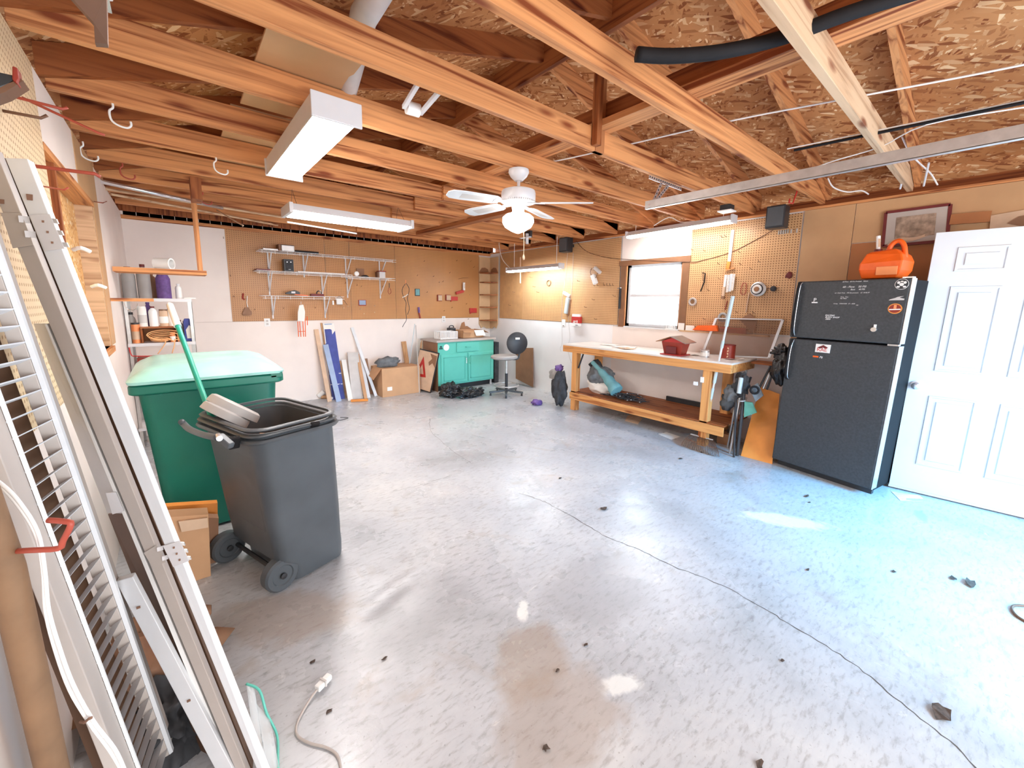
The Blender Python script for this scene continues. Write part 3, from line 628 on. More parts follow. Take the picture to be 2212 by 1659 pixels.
lean('hinge', [(-0.131,1.56,0.763),(-0.099,1.536,0.788),(-0.083,1.518,0.735),(-0.114,1.542,0.715)], DV*.003, 'beige_stile', None, None, t, 0)
for q, r in (((-0.302,1.785,1.738),.010),((-0.293,1.774,1.697),.010),((-0.092,1.531,0.776),.007),((-0.083,1.522,0.747),.007)): B().obox(q, (r,0,0), (0,.002,0), (0,0,r*.9)).go('knuckle', 'white_metal', t)
B().obox((-0.345,1.825,1.786), (.008,0,0), (0,.001,0), (0,0,.006)).go('pivot_hole', 'brown_metal', t)
lean('rear_panel', [(-0.388,1.93,1.933),(-0.324,1.875,1.914),(0.081,1.369,-0.044),(0.033,1.409,-0.044)], DV*.06, 'brown_stile', None, None, t)
t = thing('hinged_door_leaf', 'thin white door edge with small rusty hinge, third from the bins', 'door leaf', (-.03,1.4,0))
lean('stile', [(-0.293,1.769,1.446),(-0.287,1.764,1.446),(0.015,1.399,0.072),(-0.001,1.412,0.072)], DV*.03, 'white_plastic', None, None, t)
lean('face', [(-0.328,1.85,1.443),(-0.295,1.785,1.445),(-0.166,1.628,0.872),(-0.213,1.704,0.856)], DV*.02, 'white_paint', None, None, t)
lean('hinge', [(-0.203,1.646,0.943),(-0.179,1.627,0.946),(-0.166,1.61,0.888),(-0.194,1.634,0.877)], DV*.003, 'white_metal', None, None, t, 0)
lean('lower_face', [(-0.219,1.758,0.832),(-0.165,1.64,0.867),(0.022,1.426,0.038),(-0.05,1.551,-0.031)], DV*.02, 'brown_stile', None, None, t)
t = thing('wood_strip', 'short white board with screw holes leaning before the louvred door', 'board', (.05,1.35,0))
lean('board', [(-0.204,1.606,0.675),(-0.163,1.573,0.691),(0.03,1.359,0.031),(-0.013,1.394,0.03)], DV*.025, 'white_paint', None, None, t)
for q in ((-0.158,1.557,0.596), (-0.066,1.457,0.292)): B().obox(q, (.0045,0,0), (0,.001,0), (0,0,.0035)).go('screw_hole', 'brown_metal', t)
# louvred door
t = thing('louvred_door', 'white louvred closet door leaning on the left wall behind the cord', 'door', (-.13,1.5,0))
FB, FT = Vector((-.13,1.565,.0)), Vector((-.365,1.60,1.93)); NB, NT = FB-DV*.17, FT-DV*.17
ux = Vector((1,0,.12))
def st(a, b_, w, nm, m, th=.028): B().slab([a, a+DV*w, b_+DV*w, b_], -ux*th).go(nm, m, t, bevel=.002)
st(NB-DV*.055, NT-DV*.055, .055, 'near_stile', 'beige_stile'); st(FB, FT, .06, 'far_stile', 'beige_stile')
B().slab([NB-DV*.002+ux*.001, NB+DV*.004+ux*.001, NT+DV*.004+ux*.001, NT-DV*.002+ux*.001], ux*.006).go('stile_bead', 'white_plastic', t)
B().slab([FB+ux*.001, FB+DV*.012+ux*.001, FT+DV*.012+ux*.001, FT+ux*.001], ux*.010).go('stile_bead', 'white_paint', t)
for i in range(46):
    f = (i+.5)/46
    a = NB.lerp(NT, f); c = FB.lerp(FT, f); dz = Vector((-.022,0,-.012))
    B().slab([a, c, c+dz, a+dz], (0.002,0,.004)).go('slat', 'white_paint' , t)
B().slab([NB+DV*.0-ux*.05, NB+DV*.20-ux*.05, NT+DV*.20-ux*.05, NT-ux*.05], -ux*.02).go('gap_shade_panel', 'brown_stile', t)  # added dark panel, puts shade into the gaps between the slats
# roll of carpet at near left and its cord
t = thing('flooring_roll', 'brown rolled up sheet of flooring standing at the near left corner', 'roll', (-.30,.9,0))
B().tube([(-0.327,1.172,1.403), (-0.317,1.192,1.207), (-0.306,1.23,0.973), (-0.312,1.301,0.423), (-0.31,1.319,0.182)], .026, 28).go('roll', 'roll_brown', t, smooth=40)
B().tube([(-0.308,1.263,1.151), (-0.284,1.241,1.112), (-0.259,1.218,1.042), (-0.256,1.213,0.96), (-0.262,1.214,0.866), (-0.257,1.207,0.779), (-0.243,1.191,0.68), (-0.217,1.166,0.596), (-0.192,1.143,0.533), (-0.176,1.127,0.481), (-0.169,1.12,0.44)], .0035, 8, smooth=5).tube([(-0.307,1.262,1.155), (-0.28,1.238,1.116), (-0.255,1.215,1.044), (-0.253,1.21,0.96), (-0.257,1.211,0.868), (-0.249,1.2,0.78), (-0.236,1.186,0.692), (-0.212,1.163,0.604), (-0.183,1.136,0.536), (-0.17,1.122,0.481), (-0.163,1.115,0.44)], .0035, 8, smooth=5).go('extension_lead', 'white_plastic', label='double white cord with a twist tie hanging before the louvred door', cat='cord', smooth=True)
B().tube([(-0.232,1.173,0.607), (-0.224,1.161,0.61), (-0.216,1.154,0.62), (-0.212,1.157,0.617)], .003, 6).go('twist_tie', 'brown_metal', label='brown twist tie around the double white cord', cat='tie')
B().tube([(-0.379,1.356,0.971), (-0.265,1.186,1.02), (-0.218,1.147,1.025), (-0.209,1.14,1.041), (-0.193,1.128,1.076), (-0.201,1.135,1.082), (-0.226,1.155,1.085)], .0055, 10, smooth=3).go('wall_hook', 'hook_red', label='large bent red hook in front of the louvred door', cat='hook', smooth=True)

# ------------------------------------------------------------ back wall: pegboards
for i, (x0, x1, lab) in enumerate(((.60,1.82,'pegboard sheet behind the left ends of the wire shelves'), (1.825,2.18,'narrow strip of pegboard sheet behind the middle of the wire shelves'), (2.185,2.93,'pegboard sheet behind the right ends of the wire shelves'), (2.935,4.66,'pegboard sheet with red holders beside the corner shelf'))):
    B().box(x0, x1, YB-.006, YB, 1.222, 2.43).go('pegboard', 'pegboard_back', label=lab, cat='pegboard', group='pegboard sheets on the back wall')
# wire shelves
def wire_shelf(xl, xr, z, lab, depth=.30, yb=YB-.012):
    t = thing('wire_shelf', lab, 'shelf', ((xl+xr)/2, yb, z-.03))
    yf = yb-depth
    b = B()
    for y, zz in ((yf, z), (yf, z-.032), (yb-.004, z), (yb-depth*.5, z-.003)): b.tube([(xl,y,zz),(xr,y,zz)], .0035, 6)
    n = int((xr-xl)/.032)
    b.go('rails', 'white_wire', t); c = B()
    for i in range(n+1):
        x = xl+(xr-xl)*i/n; c.tube([(x,yb,z+.002),(x,yf,z+.002),(x,yf-.002,z-.0)], .0016, 4)
    for i in range(int((xr-xl)/.15)+1):
        x = xl+.03+i*.15
        if x < xr: c.tube([(x,yf,z),(x,yf,z-.045)], .003, 5)
    o = c.go('deck_wires', 'white_wire', t); o['kind'] = 'stuff'
    return t, yf, yb
def bracket(t, x, yf, yb, z, drop=.27):
    B().bar((x,yf+.02,z-.012), (x,yb,z-drop), .014, .012, (0,1,0)).box(x-.009,x+.009,yb-.004,yb+.006,z-drop-.05,z).go('bracket', 'white_metal', t)
s1 = wire_shelf(.93, 2.82, 2.175, 'top white wire shelf with grey box on the back pegboard')
for x in (1.07, 1.52, 2.12, 2.66): bracket(s1[0], x, s1[1], s1[2], 2.175)
s2 = wire_shelf(.88, 2.12, 1.905, 'left middle white wire shelf carrying the small radio', )
for x in (1.06, 1.76): bracket(s2[0], x, s2[1], s2[2], 1.905)
s2b = wire_shelf(2.05, 2.80, 1.885, 'right middle white wire shelf carrying the small appliance')
for x in (2.13, 2.66): bracket(s2b[0], x, s2b[1], s2b[2], 1.885)
s3 = wire_shelf(.93, 1.98, 1.575, 'lowest white wire shelf holding two power tools')
for x in (1.08, 1.78): bracket(s3[0], x, s3[1], s3[2], 1.575)
# things on wire shelves
t = thing('metal_case', 'grey metal case standing on the top wire shelf', 'case', (1.36,6.45,2.18))
B().box(1.20,1.37,6.38,6.56,2.182,2.275).go('case', 'grey_metal', t, bevel=.012); B().box(1.17,1.20,6.38,6.56,2.182,2.275).go('end_panel', 'brown_metal', t, bevel=.004)
B().box(.98,1.16,6.36,6.55,2.182,2.205).go('flat_tray', 'grey_metal', label='flat dark tray left of the grey metal case on the top shelf', cat='tray', bevel=.004)
B().tube([(1.39,6.48,2.203),(1.70,6.47,2.203)], .020, 12).go('corrugated_hose', 'black_plastic', label='dark ribbed hose lying right of the grey metal case', cat='hose')
t = thing('speaker', 'small black radio speaker standing on the left middle wire shelf', 'speaker', (1.28,6.4,1.91))
B().box(1.21,1.33,6.32,6.44,1.91,2.075).go('cabinet', 'black_plastic', t, bevel=.004)
B().box(1.225,1.32,6.314,6.32,1.925,2.06).go('grille', 'dark_cloth', t); B().box(1.262,1.29,6.311,6.315,1.935,1.94).go('badge', 'white_paint', t)
B().tube([(1.25,6.311,2.035),(1.25,6.315,2.035)], .006, 8).go('knob', 'bright_steel', t); B().tube([(1.295,6.311,2.035),(1.295,6.315,2.035)], .006, 8).go('knob', 'bright_steel', t)
B().box(.89,1.05,6.34,6.58,1.91,1.928).go('maroon_folder', 'maroon', label='dark red folder end at the left of the middle wire shelf', cat='folder')
B().box(1.38,2.02,6.33,6.50,1.91,1.922).go('flat_blind', 'white_plastic', label='flat white slats lying along the left middle wire shelf', cat='slats')
B().lathe([(.0,0),(.035,0),(.035,.025),(.02,.03),(.0,.03)], (2.19,6.34,1.93), (0,-1,0), 16).go('tape_roll', 'white_plastic', label='small white roll on the middle wire shelf over its bracket', cat='roll')
t = thing('small_appliance', 'white and brown small appliance standing on the right middle wire shelf', 'appliance', (2.60,6.4,1.89))
B().box(2.56,2.66,6.36,6.46,1.892,1.985).go('body', 'white_metal', t, bevel=.008); B().box(2.53,2.56,6.36,6.46,1.892,1.98).go('side', 'brown_metal', t); B().box(2.55,2.67,6.35,6.47,1.985,1.998).go('lid', 'dark_red', t)
B().box(2.28,2.40,6.58,6.60,1.90,2.03).go('brown_card', 'brown_board', label='brown card leaning behind the right middle wire shelf', cat='card')
B().blob((2.36,6.45,1.905), (.06,.05,.02), 3, .2, 2).go('cable_bundle', 'dark_cloth', label='dark cable bundle on the right middle wire shelf', cat='cable', smooth=True)
t = thing('power_drill', 'black and white power tool with orange cord on the lowest wire shelf', 'tool', (1.32,6.4,1.58))
B().loft([[(1.22+i*.06,6.38+.0*i,1.60+h),(1.22+i*.06,6.44,1.60+h),(1.22+i*.06,6.44,1.60+h2),(1.22+i*.06,6.38,1.60+h2)] for i, (h, h2) in enumerate(((.005,.02),(0,.045),(0,.06),(.0,.035)))]).go('body', 'black_plastic', t, bevel=.003)
B().box(1.29,1.34,6.375,6.39,1.615,1.64).go('label_plate', 'white_metal', t); B().bar((1.33,6.37,1.60),(1.50,6.36,1.585),.012,.012).go('handle', 'orange_plastic', t)
t = thing('belt_sander', 'dark reddish power tool at the right of the lowest wire shelf', 'tool', (1.63,6.4,1.58))
B().box(1.54,1.72,6.37,6.45,1.58,1.615).go('base', 'maroon', t, bevel=.006); B().ring((1.66,6.41,1.625),(0,1,0),.032,.008,14,6).go('handle', 'dark_cloth', t); B().tube([(1.68,6.4,1.62),(1.67,6.4,1.67)], .004, 6).go('lever', 'bright_steel', t)
# hanging on / around shelves
t = thing('hand_brush', 'brown straw brush hanging by a white handle left of the wire shelves', 'brush', (.87,6.3,1.37))
B().tube([(0.784,6.55,1.567), (0.776,6.58,1.473), (0.783,6.59,1.417)], .005, 6).go('handle', 'white_wire', t)
B().loft([[(0.755,6.575,1.411),(0.792,6.575,1.411),(0.795,6.6,1.41),(0.757,6.6,1.41)],[(0.711,6.57,1.33),(0.829,6.57,1.335),(0.833,6.6,1.334),(0.714,6.6,1.329)],[(0.725,6.57,1.305),(0.811,6.57,1.304),(0.814,6.6,1.303),(0.729,6.6,1.304)]]).go('bristles', 'brown_board', t)
B().tube([(0.711,6.3,1.6), (0.701,6.3,1.535), (0.72,6.3,1.517)], .012, 8).go('red_clamp', 'dark_red', label='dark red clamp gripping the left end of the lowest wire shelf', cat='clamp')
t = thing('hanging_bag', 'white bag with orange strap legs hanging under the lowest wire shelf', 'bag', (1.36,6.29,1.0))
B().loft([[(1.359,6.29,1.449),(1.413,6.29,1.462),(1.42,6.32,1.462),(1.366,6.32,1.449)],[(1.334,6.28,1.353),(1.429,6.28,1.359),(1.44,6.33,1.357),(1.344,6.33,1.351)],[(1.326,6.28,1.23),(1.415,6.28,1.222),(1.426,6.33,1.219),(1.337,6.33,1.228)]]).go('pouch', 'paper', t, bevel=.008)
B().tube([(1.388,6.3,1.501),(1.385,6.3,1.449)], .004, 6).go('hook', 'bright_steel', t)
for (a, b_) in (((643,696),(645,728)),((646,696),(649,728)),((654,696),(655,728)),((659,690),(660,728)),((662,686),(663,703))):
    pass
LG = [((1.328,6.29,1.223),(1.327,6.29,1.008)),((1.354,6.3,1.222),(1.359,6.3,1.005)),((1.393,6.29,1.222),(1.393,6.29,1.005)),((1.428,6.3,1.266),(1.419,6.3,1.003)),((1.454,6.3,1.292),(1.453,6.3,1.167))]
for a, b_ in LG: B().tube([a, b_], .0055, 6).go('strap', 'orange_plastic', t)
B().tube([(1.325,6.285,1.08),(1.42,6.285,1.083)], .005, 6).go('crossbar', 'orange_plastic', t)
t = thing('adapter_box', 'white adapter with black lead hanging at the right of the lowest wire shelf', 'adapter', (2.0,6.5,1.45))
B().box(1.93,2.02,6.5,6.55,1.46,1.56).go('body', 'white_plastic', t, bevel=.01); B().tube([(1.942,6.513,1.555), (1.991,6.513,1.591), (2.089,6.513,1.457)], .003, 6, smooth=3).go('lead', 'black_plastic', t)
B().box(1.805,1.825,6.28,6.30,1.46,1.52).go('wall_tag', 'galvanised', label='small grey tag on the bracket near the white adapter', cat='tag')
t = thing('cord_loop', 'black cord looped over an orange hook with tails hanging down', 'cord', (2.68,6.3,1.1))
B().tube([(2.981,6.3,1.82), (2.922,6.3,1.743), (2.912,6.3,1.661), (2.942,6.3,1.571), (2.973,6.3,1.496), (2.961,6.3,1.381), (2.973,6.3,1.228), (2.93,6.3,1.152), (2.896,6.3,1.099)], .0045, 6, smooth=5).go('tail', 'dark_cloth', t, smooth=True)
B().tube([(2.981,6.3,1.82), (3.029,6.3,1.747), (3.027,6.3,1.671), (2.999,6.3,1.572), (3.014,6.3,1.496), (3.028,6.3,1.396), (2.992,6.3,1.304)], .0045, 6, smooth=5).go('tail', 'dark_cloth', t, smooth=True)
B().tube([(2.975,6.3,1.873),(2.973,6.3,1.805)], .005, 6).go('hook', 'orange_light', t); B().tube([(2.91,6.3,1.585),(2.967,6.3,1.609),(3.009,6.3,1.64)], .007, 6).go('tie', 'paper', t)
t = thing('pliers', 'dark pliers hanging under the right middle wire shelf', 'tool', (2.35,6.3,1.6))
B().tube([(2.695,6.3,1.809), (2.693,6.3,1.736)], .010, 8).go('jaws', 'brown_metal', t); B().tube([(2.685,6.3,1.736), (2.667,6.3,1.677), (2.689,6.3,1.633), (2.722,6.3,1.671), (2.7,6.3,1.736)], .004, 6, smooth=3).go('handles', 'dark_red', t)
t = thing('sheath', 'dark purple knife sheath hanging below the pegboard edge', 'sheath', (2.9,6.58,1.17))
B().bar((3.346,6.593,1.423), (3.353,6.593,1.325), .03, .03, (0,1,0)).go('handle', 'purple', t); B().bar((3.353,6.593,1.325), (3.378,6.593,1.226), .02, .02, (0,1,0)).go('blade_cover', 'dark_red', t)
CL = [('note_card', (2.295,6.601,1.538), (2.418,6.601,1.443), 'red edged card pinned low on the pegboard under the shelves'), ('note_card', (3.287,6.601,1.745), (3.382,6.601,1.619), 'blue and white picture card on the pegboard beside the black cord')]
for i, (n, a, b_, lab) in enumerate(CL):
    t = thing(n, lab, 'card', (a[0], YB-.01, b_[2]))
    B().box(a[0],b_[0],YB-.014,YB-.008,b_[2],a[2]).go('card', ('dark_red','black_plastic')[i], t); B().box(a[0]+.012,b_[0]-.008,YB-.017,YB-.014,b_[2]+.015,a[2]-.008).go('picture', ('steel_blue','teal_cloth')[i], t)
RD = [((3.725,6.583,1.65), (3.818,6.613,1.534), 'tan and dark red tool holder, leftmost on the far pegboard','dark_red'), ((3.9,6.583,1.654), (4.006,6.613,1.545), 'tan and red tool holder next to the bright red clamp','dark_red'), ((3.999,6.583,1.622), (4.159,6.613,1.547), 'bright red horizontal clamp on the far pegboard','red_plastic'), ((4.434,6.583,1.408), (4.597,6.613,1.317), 'red plastic holder beside the corner shelf','red_plastic')]
for a, b_, lab, m in RD:
    t = thing('tool_holder', lab, 'holder', (a[0], YB-.01, b_[2]))
    B().box(a[0],b_[0],YB-.035,YB-.006,b_[2],a[2]).go('body', m, t, bevel=.005)
    if m == 'dark_red': B().box(a[0]+.012,b_[0]-.005,YB-.04,YB-.035,b_[2]+.01,a[2]-.01).go('front', 'tan_rod', t)
    else: B().box(a[0]+.01,a[0]+.03,YB-.03,YB-.01,b_[2]-.02,b_[2]).go('tab', m, t)
B().bar((4.121,6.583,1.685), (4.287,6.583,1.732), .05, .03, (0,1,0)).go('tool_holder', 'red_plastic', label='tilted red holder above the bright red clamp', cat='holder')
t = thing('wall_bottle', 'white tube with grey slot held by a wire on the far pegboard', 'bottle', (4.3,6.57,1.83))
a = (4.285,6.563,1.931); B().tube([(a[0],a[1],1.745),(a[0],a[1],1.89)], .024, 12).go('tube', 'white_plastic', t, smooth=40); B().box(a[0]-.006,a[0]+.006,a[1]-.027,a[1]-.022,1.78,1.86).go('slot', 'grey_metal', t); B().tube([(4.187,6.603,1.954),(4.265,6.563,1.974),(4.391,6.563,1.98)], .003, 5).go('wire', 'brown_metal', t)
# outlets, pegs
for p, lab in (((1.004,6.613,1.202), 'white wall outlet under the pegboard near the bins'), ((3.862,6.613,1.201), 'white wall outlet above the white basket')):
    t = thing('wall_outlet', lab, 'outlet', (p[0],YB,p[2]-.06))
    B().box(p[0]-.037,p[0]+.037,YB-.007,YB,p[2]-.057,p[2]+.057).go('plate', 'white_plastic', t, bevel=.002)
    for dz in (-.022,.022): B().box(p[0]-.014,p[0]+.014,YB-.009,YB-.007,p[2]+dz-.013,p[2]+dz+.013).go('socket', 'vent_grey', t)
ORD2 = ['first from the left','second','third','fourth','fifth','sixth','last']
def peg(p, n, lab, grp, m='brown_metal', L_=.045):
    n = Vector(n); p = Vector(p); s = Vector((n.y,-n.x,0))
    B().tube([p, p+n*L_*.5, p+n*L_+s*.004+Vector((0,0,.004)), p+n*(L_+.006)+s*.005+Vector((0,0,.018))], .0032, 5).go('peg_hook', m, label=lab, cat='peg hook', group=grp)
PB = [(0.582,6.613,2.307),(0.622,6.613,1.827),(0.638,6.613,1.552),(0.865,6.613,1.378),(1.22,6.613,1.398),(1.642,6.613,1.405),(2.28,6.613,1.765),(2.345,6.613,1.745),(2.698,6.613,1.757),(2.102,6.613,1.794),(3.311,6.613,2.838),(3.248,6.613,2.73),(3.436,6.613,2.557),(3.517,6.613,1.687),(3.334,6.613,1.971),(3.992,6.613,2.055),(4.145,6.613,2.285),(4.457,6.613,2.299),(4.532,6.613,2.191),(3.843,6.613,1.889),(4.4,6.613,1.192),(4.035,6.613,1.416),(3.653,6.613,1.971),(3.474,6.613,2.227),(4.358,6.613,1.487),(3.864,6.613,1.356)]
PBL = ['near the top left corner','at the left edge level with the middle shelf','at the left edge beside the lowest shelf','just right of the straw brush','between straw brush and white bag','between white bag and white adapter','under the bracket shared by the middle shelves','just right of the middle shelf bracket','left of the hanging pliers','below the small white roll','high up near the middle joist end','above the right end of the top shelf','just past the right end of the top shelf','right of the blue picture card','right of the hanging black cord','high on the last sheet left of the corner','near the top of the last sheet','beside the corner shelf top, upper one','beside the corner shelf top, lower one','on the last sheet above the red clamps','near the bottom beside the corner shelf','low and left of the red plastic holder','left of the white tube','at the right end of the middle shelf','above the red plastic holder','low on the last sheet above the basket']
for p, q in zip(PB, PBL): peg(p, (0,-1,0), 'brown peg hook '+q, 'peg hooks on the back wall pegboards')
PK = [(2.055,6.613,1.405),(2.121,6.613,1.434),(2.323,6.613,1.391),(2.372,6.613,1.316),(2.553,6.613,1.444),(2.549,6.613,1.337),(3.775,6.613,1.877),(4.445,6.613,1.666)]
PKL = ['just right of the white adapter','below the white adapter','under the red edged card','lower right of the red edged card','right of the red edged card, upper one','right of the red edged card, lower one','between the small hooks left of the red clamps','near the tilted red holder']
for p, q in zip(PK, PKL):
    B().lathe([(.0,0),(.005,0),(.005,.02),(.010,.028),(.0,.034)], p, (0,-1,0), 8).go('wooden_peg', 'pale_X', label='small pale wooden peg '+q, cat='peg', group='pale wooden pegs on the back wall')
# corner shelf
cx, cy = XR, YB
t = thing('corner_shelf', 'tall plywood corner shelf unit with scalloped quarter round shelves', 'shelf', (4.82,6.48,1.0))
W_ = .285
def side(face):
    pts = [(0,2.27),(0.0,1.07),(.06,1.00),(.20,1.00),(W_,1.07),(W_,2.27)]
    top = []
    pts = [(.0,1.00),(.10,1.00),(.17,1.04),(.235,1.01),(W_,1.10),(W_,2.40),(.0,2.40)]
    if face == 'b': B().prism([(cx-u,cy-.012,z) for u, z in pts], (0,-.012,0)).go('side_panel', 'corner_ply', t)
    else: B().prism([(cx-.012,cy-u,z) for u, z in pts], (-.012,0,0)).go('side_panel', 'corner_ply', t)
side('b'); side('r')
for z in (1.16,1.42,1.66,1.90,2.08):
    poly = [(cx-.024,cy-.024,z)]+[(cx-.024-(W_-.03)*math.cos(a*PI/12),cy-.024-(W_-.03)*math.sin(a*PI/12),z) for a in range(7)]
    B().prism(poly, (0,0,.018)).go('shelf_board', 'brown_X', t)
for s in (0,1):
    arc = [(.03,2.10),(.05,2.17),(.12,2.20),(.20,2.19),(.27,2.10),(.27,2.085),(.03,2.085)]
    P_ = [((cx-.03-u),cy-.026-.002,z) if s == 0 else (cx-.026-.002,(cy-.03-u),z) for u, z in arc]
    B().prism(P_, (0,-.006,0) if s == 0 else (-.006,0,0)).go('scallop', 'cardboard_dark', t)

# ------------------------------------------------------------ teal cabinet and things on and around it
ax, ay, ang = 3.25, 5.93, math.radians(0)
X0, X1, YC, YD = 3.35, 4.52, 5.93, 6.45
t = thing('base_cabinet', 'teal painted base cabinet with laminate top beside the stool', 'cabinet', ((X0+X1)/2,6.1,0))
B().box(X0,X1,YC,YD,.10,.845).go('body', 'teal_paint', t); B().box(X0,X0+.006,YC+.01,YD,.0,.845).go('side_panel', 'brown_board', t).location.x -= .007
B().box(X0+.04,X1-.04,YC+.07,YD,.0,.10).go('toe_kick', 'black_plastic', t); B().box(X1-.05,X1-.03,YC+.02,YC+.05,0,.10).go('leg', 'white_metal', t)
B().box(X0-.04,X1+.03,YC-.03,YD+.02,.845,.88).go('countertop', 'beige_stile', t, bevel=.003)
d = B().box(X0+.36,X1-.34,YC-.018,YC,.66,.82).go('drawer', 'teal_paint', t, bevel=.004)
B().tube([((X0+X1)/2-.05,YC-.02,.745),((X0+X1)/2-.045,YC-.045,.745),((X0+X1)/2+.045,YC-.045,.745),((X0+X1)/2+.05,YC-.02,.745)], .006, 8).go('handle', 'teal_dark', d)
for i, (a, b_) in enumerate(((X0+.05,(X0+X1)/2-.012),((X0+X1)/2+.012,X1-.03))):
    d = B().box(a,b_,YC-.018,YC,.13,.635).go('door', 'teal_paint', t, bevel=.004)
    B().box(a+.055,b_-.055,YC-.020,YC-.010,.19,.575).go('panel', 'teal_paint', d)
    for q in ((a+.045,a+.055,.18,.585),(b_-.055,b_-.045,.18,.585)): B().box(q[0],q[1],YC-.026,YC-.016,q[2],q[3]).go('moulding', 'teal_dark', d)
    for q in ((.575,.587),(.178,.19)): B().box(a+.045,b_-.045,YC-.026,YC-.016,q[0],q[1]).go('moulding', 'teal_dark', d)
    hx = b_-.03 if i == 0 else a+.03
    B().tube([(hx,YC-.02,.56),(hx,YC-.042,.55),(hx,YC-.042,.46),(hx,YC-.02,.45)], .006, 8).go('handle', 'bright_steel' if i == 0 else 'teal_dark', d)
B().tube([(X0+.16,YC-.001,.755),(X0+.16,YC-.004,.755)], .055, 24).go('round_sticker', 'paper', t)
stk = B().box(X0+.02,X0+.09,YC-.004,YC-.001,.72,.785).go('dark_sticker', 'teal_dark', t)
b = B(); b.tube([(X0+.055,YC-.006,.77),(X0+.055,YC-.004,.77)], .018, 12).bar((X0+.025,YC-.005,.735),(X0+.085,YC-.005,.75),.003,.01,(0,0,1)).bar((X0+.025,YC-.005,.75),(X0+.085,YC-.005,.735),.003,.01,(0,0,1)); b.go('emblem', 'black_plastic', stk)
t = thing('plastic_basket', 'white slatted plastic basket on the left of the teal cabinet', 'basket', (3.55,6.1,.905))
b = B(); x0, x1, y0, y1 = 3.47, 3.81, 6.05, 6.26
for z in (.89, 1.01): b.tube([(x0,y0,z),(x1,y0,z),(x1,y1,z),(x0,y1,z)], .006, 6, closed=True)
b.box(x0,x1,y0,y1,.882,.887); b.go('rim', 'white_plastic', t); b = B()
for i in range(15):
    x = x0+(x1-x0)*i/14
    for y in (y0, y1): b.box(x-.006,x+.006,y-.003,y+.003,.885,1.01)
for i in range(7):
    y = y0+(y1-y0)*i/6
    for x in (x0, x1): b.box(x-.003,x+.003,y-.006,y+.006,.885,1.01)
b.go('slats', 'white_plastic', t)
t = thing('battery_charger', 'black charger standing between the white basket and open carton', 'charger', (3.80,6.2,.905))
B().box(3.80,3.93,6.28,6.41,.881,1.06).go('body', 'black_plastic', t, bevel=.02); B().tube([(3.82,6.34,1.05),(3.83,6.34,1.09),(3.90,6.34,1.09),(3.91,6.34,1.05)], .010, 8, smooth=3).go('handle', 'black_plastic', t)
t = thing('open_carton', 'open brown cardboard carton with raised flaps on the teal cabinet', 'box', (4.1,6.1,.905))
b = B(); x0, x1, y0, y1, zt = 3.93, 4.38, 6.06, 6.36, 1.02
b.box(x0,x1,y0,y0+.004,.882,zt).box(x0,x1,y1-.004,y1,.882,zt).box(x0,x0+.004,y0,y1,.882,zt).box(x1-.004,x1,y0,y1,.882,zt).box(x0,x1,y0,y1,.882,.886); b.go('box_body', 'cardboard', t)
B().slab([(4.17,y0,zt),(x1,y0,zt),(x1+.02,y0-.04,zt-.10),(4.19,y0-.04,zt-.10)], (0,-.003,0)).go('flap', 'paper', t, label='white front flap'); B().slab([(x0,y0,zt),(4.15,y0,zt),(4.10,y0-.10,zt-.03),(x0-.04,y0-.10,zt-.03)], (0,0,.003)).go('flap', 'cardboard', t)
B().slab([(x1,y0,zt),(x1,y1,zt),(x1+.13,y1,zt-.06),(x1+.13,y0,zt-.06)], (0,0,.003)).go('flap', 'cardboard', t); B().prism([(4.05,y1,zt),(4.32,y1,zt),(4.22,y1,zt+.06),(4.18,y1,zt+.055),(4.16,y1,zt+.14),(4.10,y1,zt+.12)], (0,.004,0)).go('flap', 'cardboard_dark', t)
# sign leaning on the cabinet's left side
t = thing('road_sign', 'small faded metal sign with a red triangle and brown arrow', 'sign', (3.2,5.98,0))
a, b_, c, d = [Vector(q) for q in ((3.218,6.32,0.721), (3.358,5.9,0.674), (3.199,5.933,0), (3.185,6.305,0))]
d = c+(a-b_)*.98
nn = (b_-a).cross(d-a).normalized(); nn = nn if nn.y < 0 else -nn
B().slab([a, b_, c, d], -nn*.008).go('border', 'black_plastic', t)
ins = [p+((a+b_+c+d)/4-p)*.06+nn*.008 for p in (a,b_,c,d)]
B().slab(ins, nn*.002).go('face', 'carton_edge', t)
def sp(u, v): return a.lerp(b_, u).lerp(d.lerp(c, u), v)+nn*.012
tri = B(); O_ = [(.30,.17),(.62,.66),(.02,.70)]; I_ = [(.32,.36),(.48,.60),(.15,.62)]
for i in range(3):
    j = (i+1)%3; tri.slab([sp(*O_[i]), sp(*O_[j]), sp(*I_[j]), sp(*I_[i])], nn*.002)
tri.go('red_triangle', 'red_plastic', t)
B().prism([sp(.60,.06),sp(.95,.09),sp(.97,.38),sp(.80,.28),sp(.66,.36),sp(.60,.28),sp(.74,.18)], nn*.002).go('brown_arrow', 'brown_board', t)
B().bar((3.139,6.3,1.123), (3.004,5.95,0.023), .012, .008, (0,1,0)).go('thin_lath', 'beige_stile', label='long thin pale lath leaning between big carton and road sign', cat='stick')
B().bar((3.172,6.4,1.141), (3.05,6.4,0.426), .010, .008, (0,1,0)).go('thin_lath', 'grey_blue_plastic', label='thin grey lath leaning behind the big carton', cat='stick')
B().slab([(3.263,6.37,0.803),(3.291,6.37,0.858),(3.247,6.32,0.047),(3.13,6.32,-0.02)], (0,.02,0)).go('cardboard_sheet', 'cardboard', label='cardboard sheet standing behind the road sign', cat='cardboard')
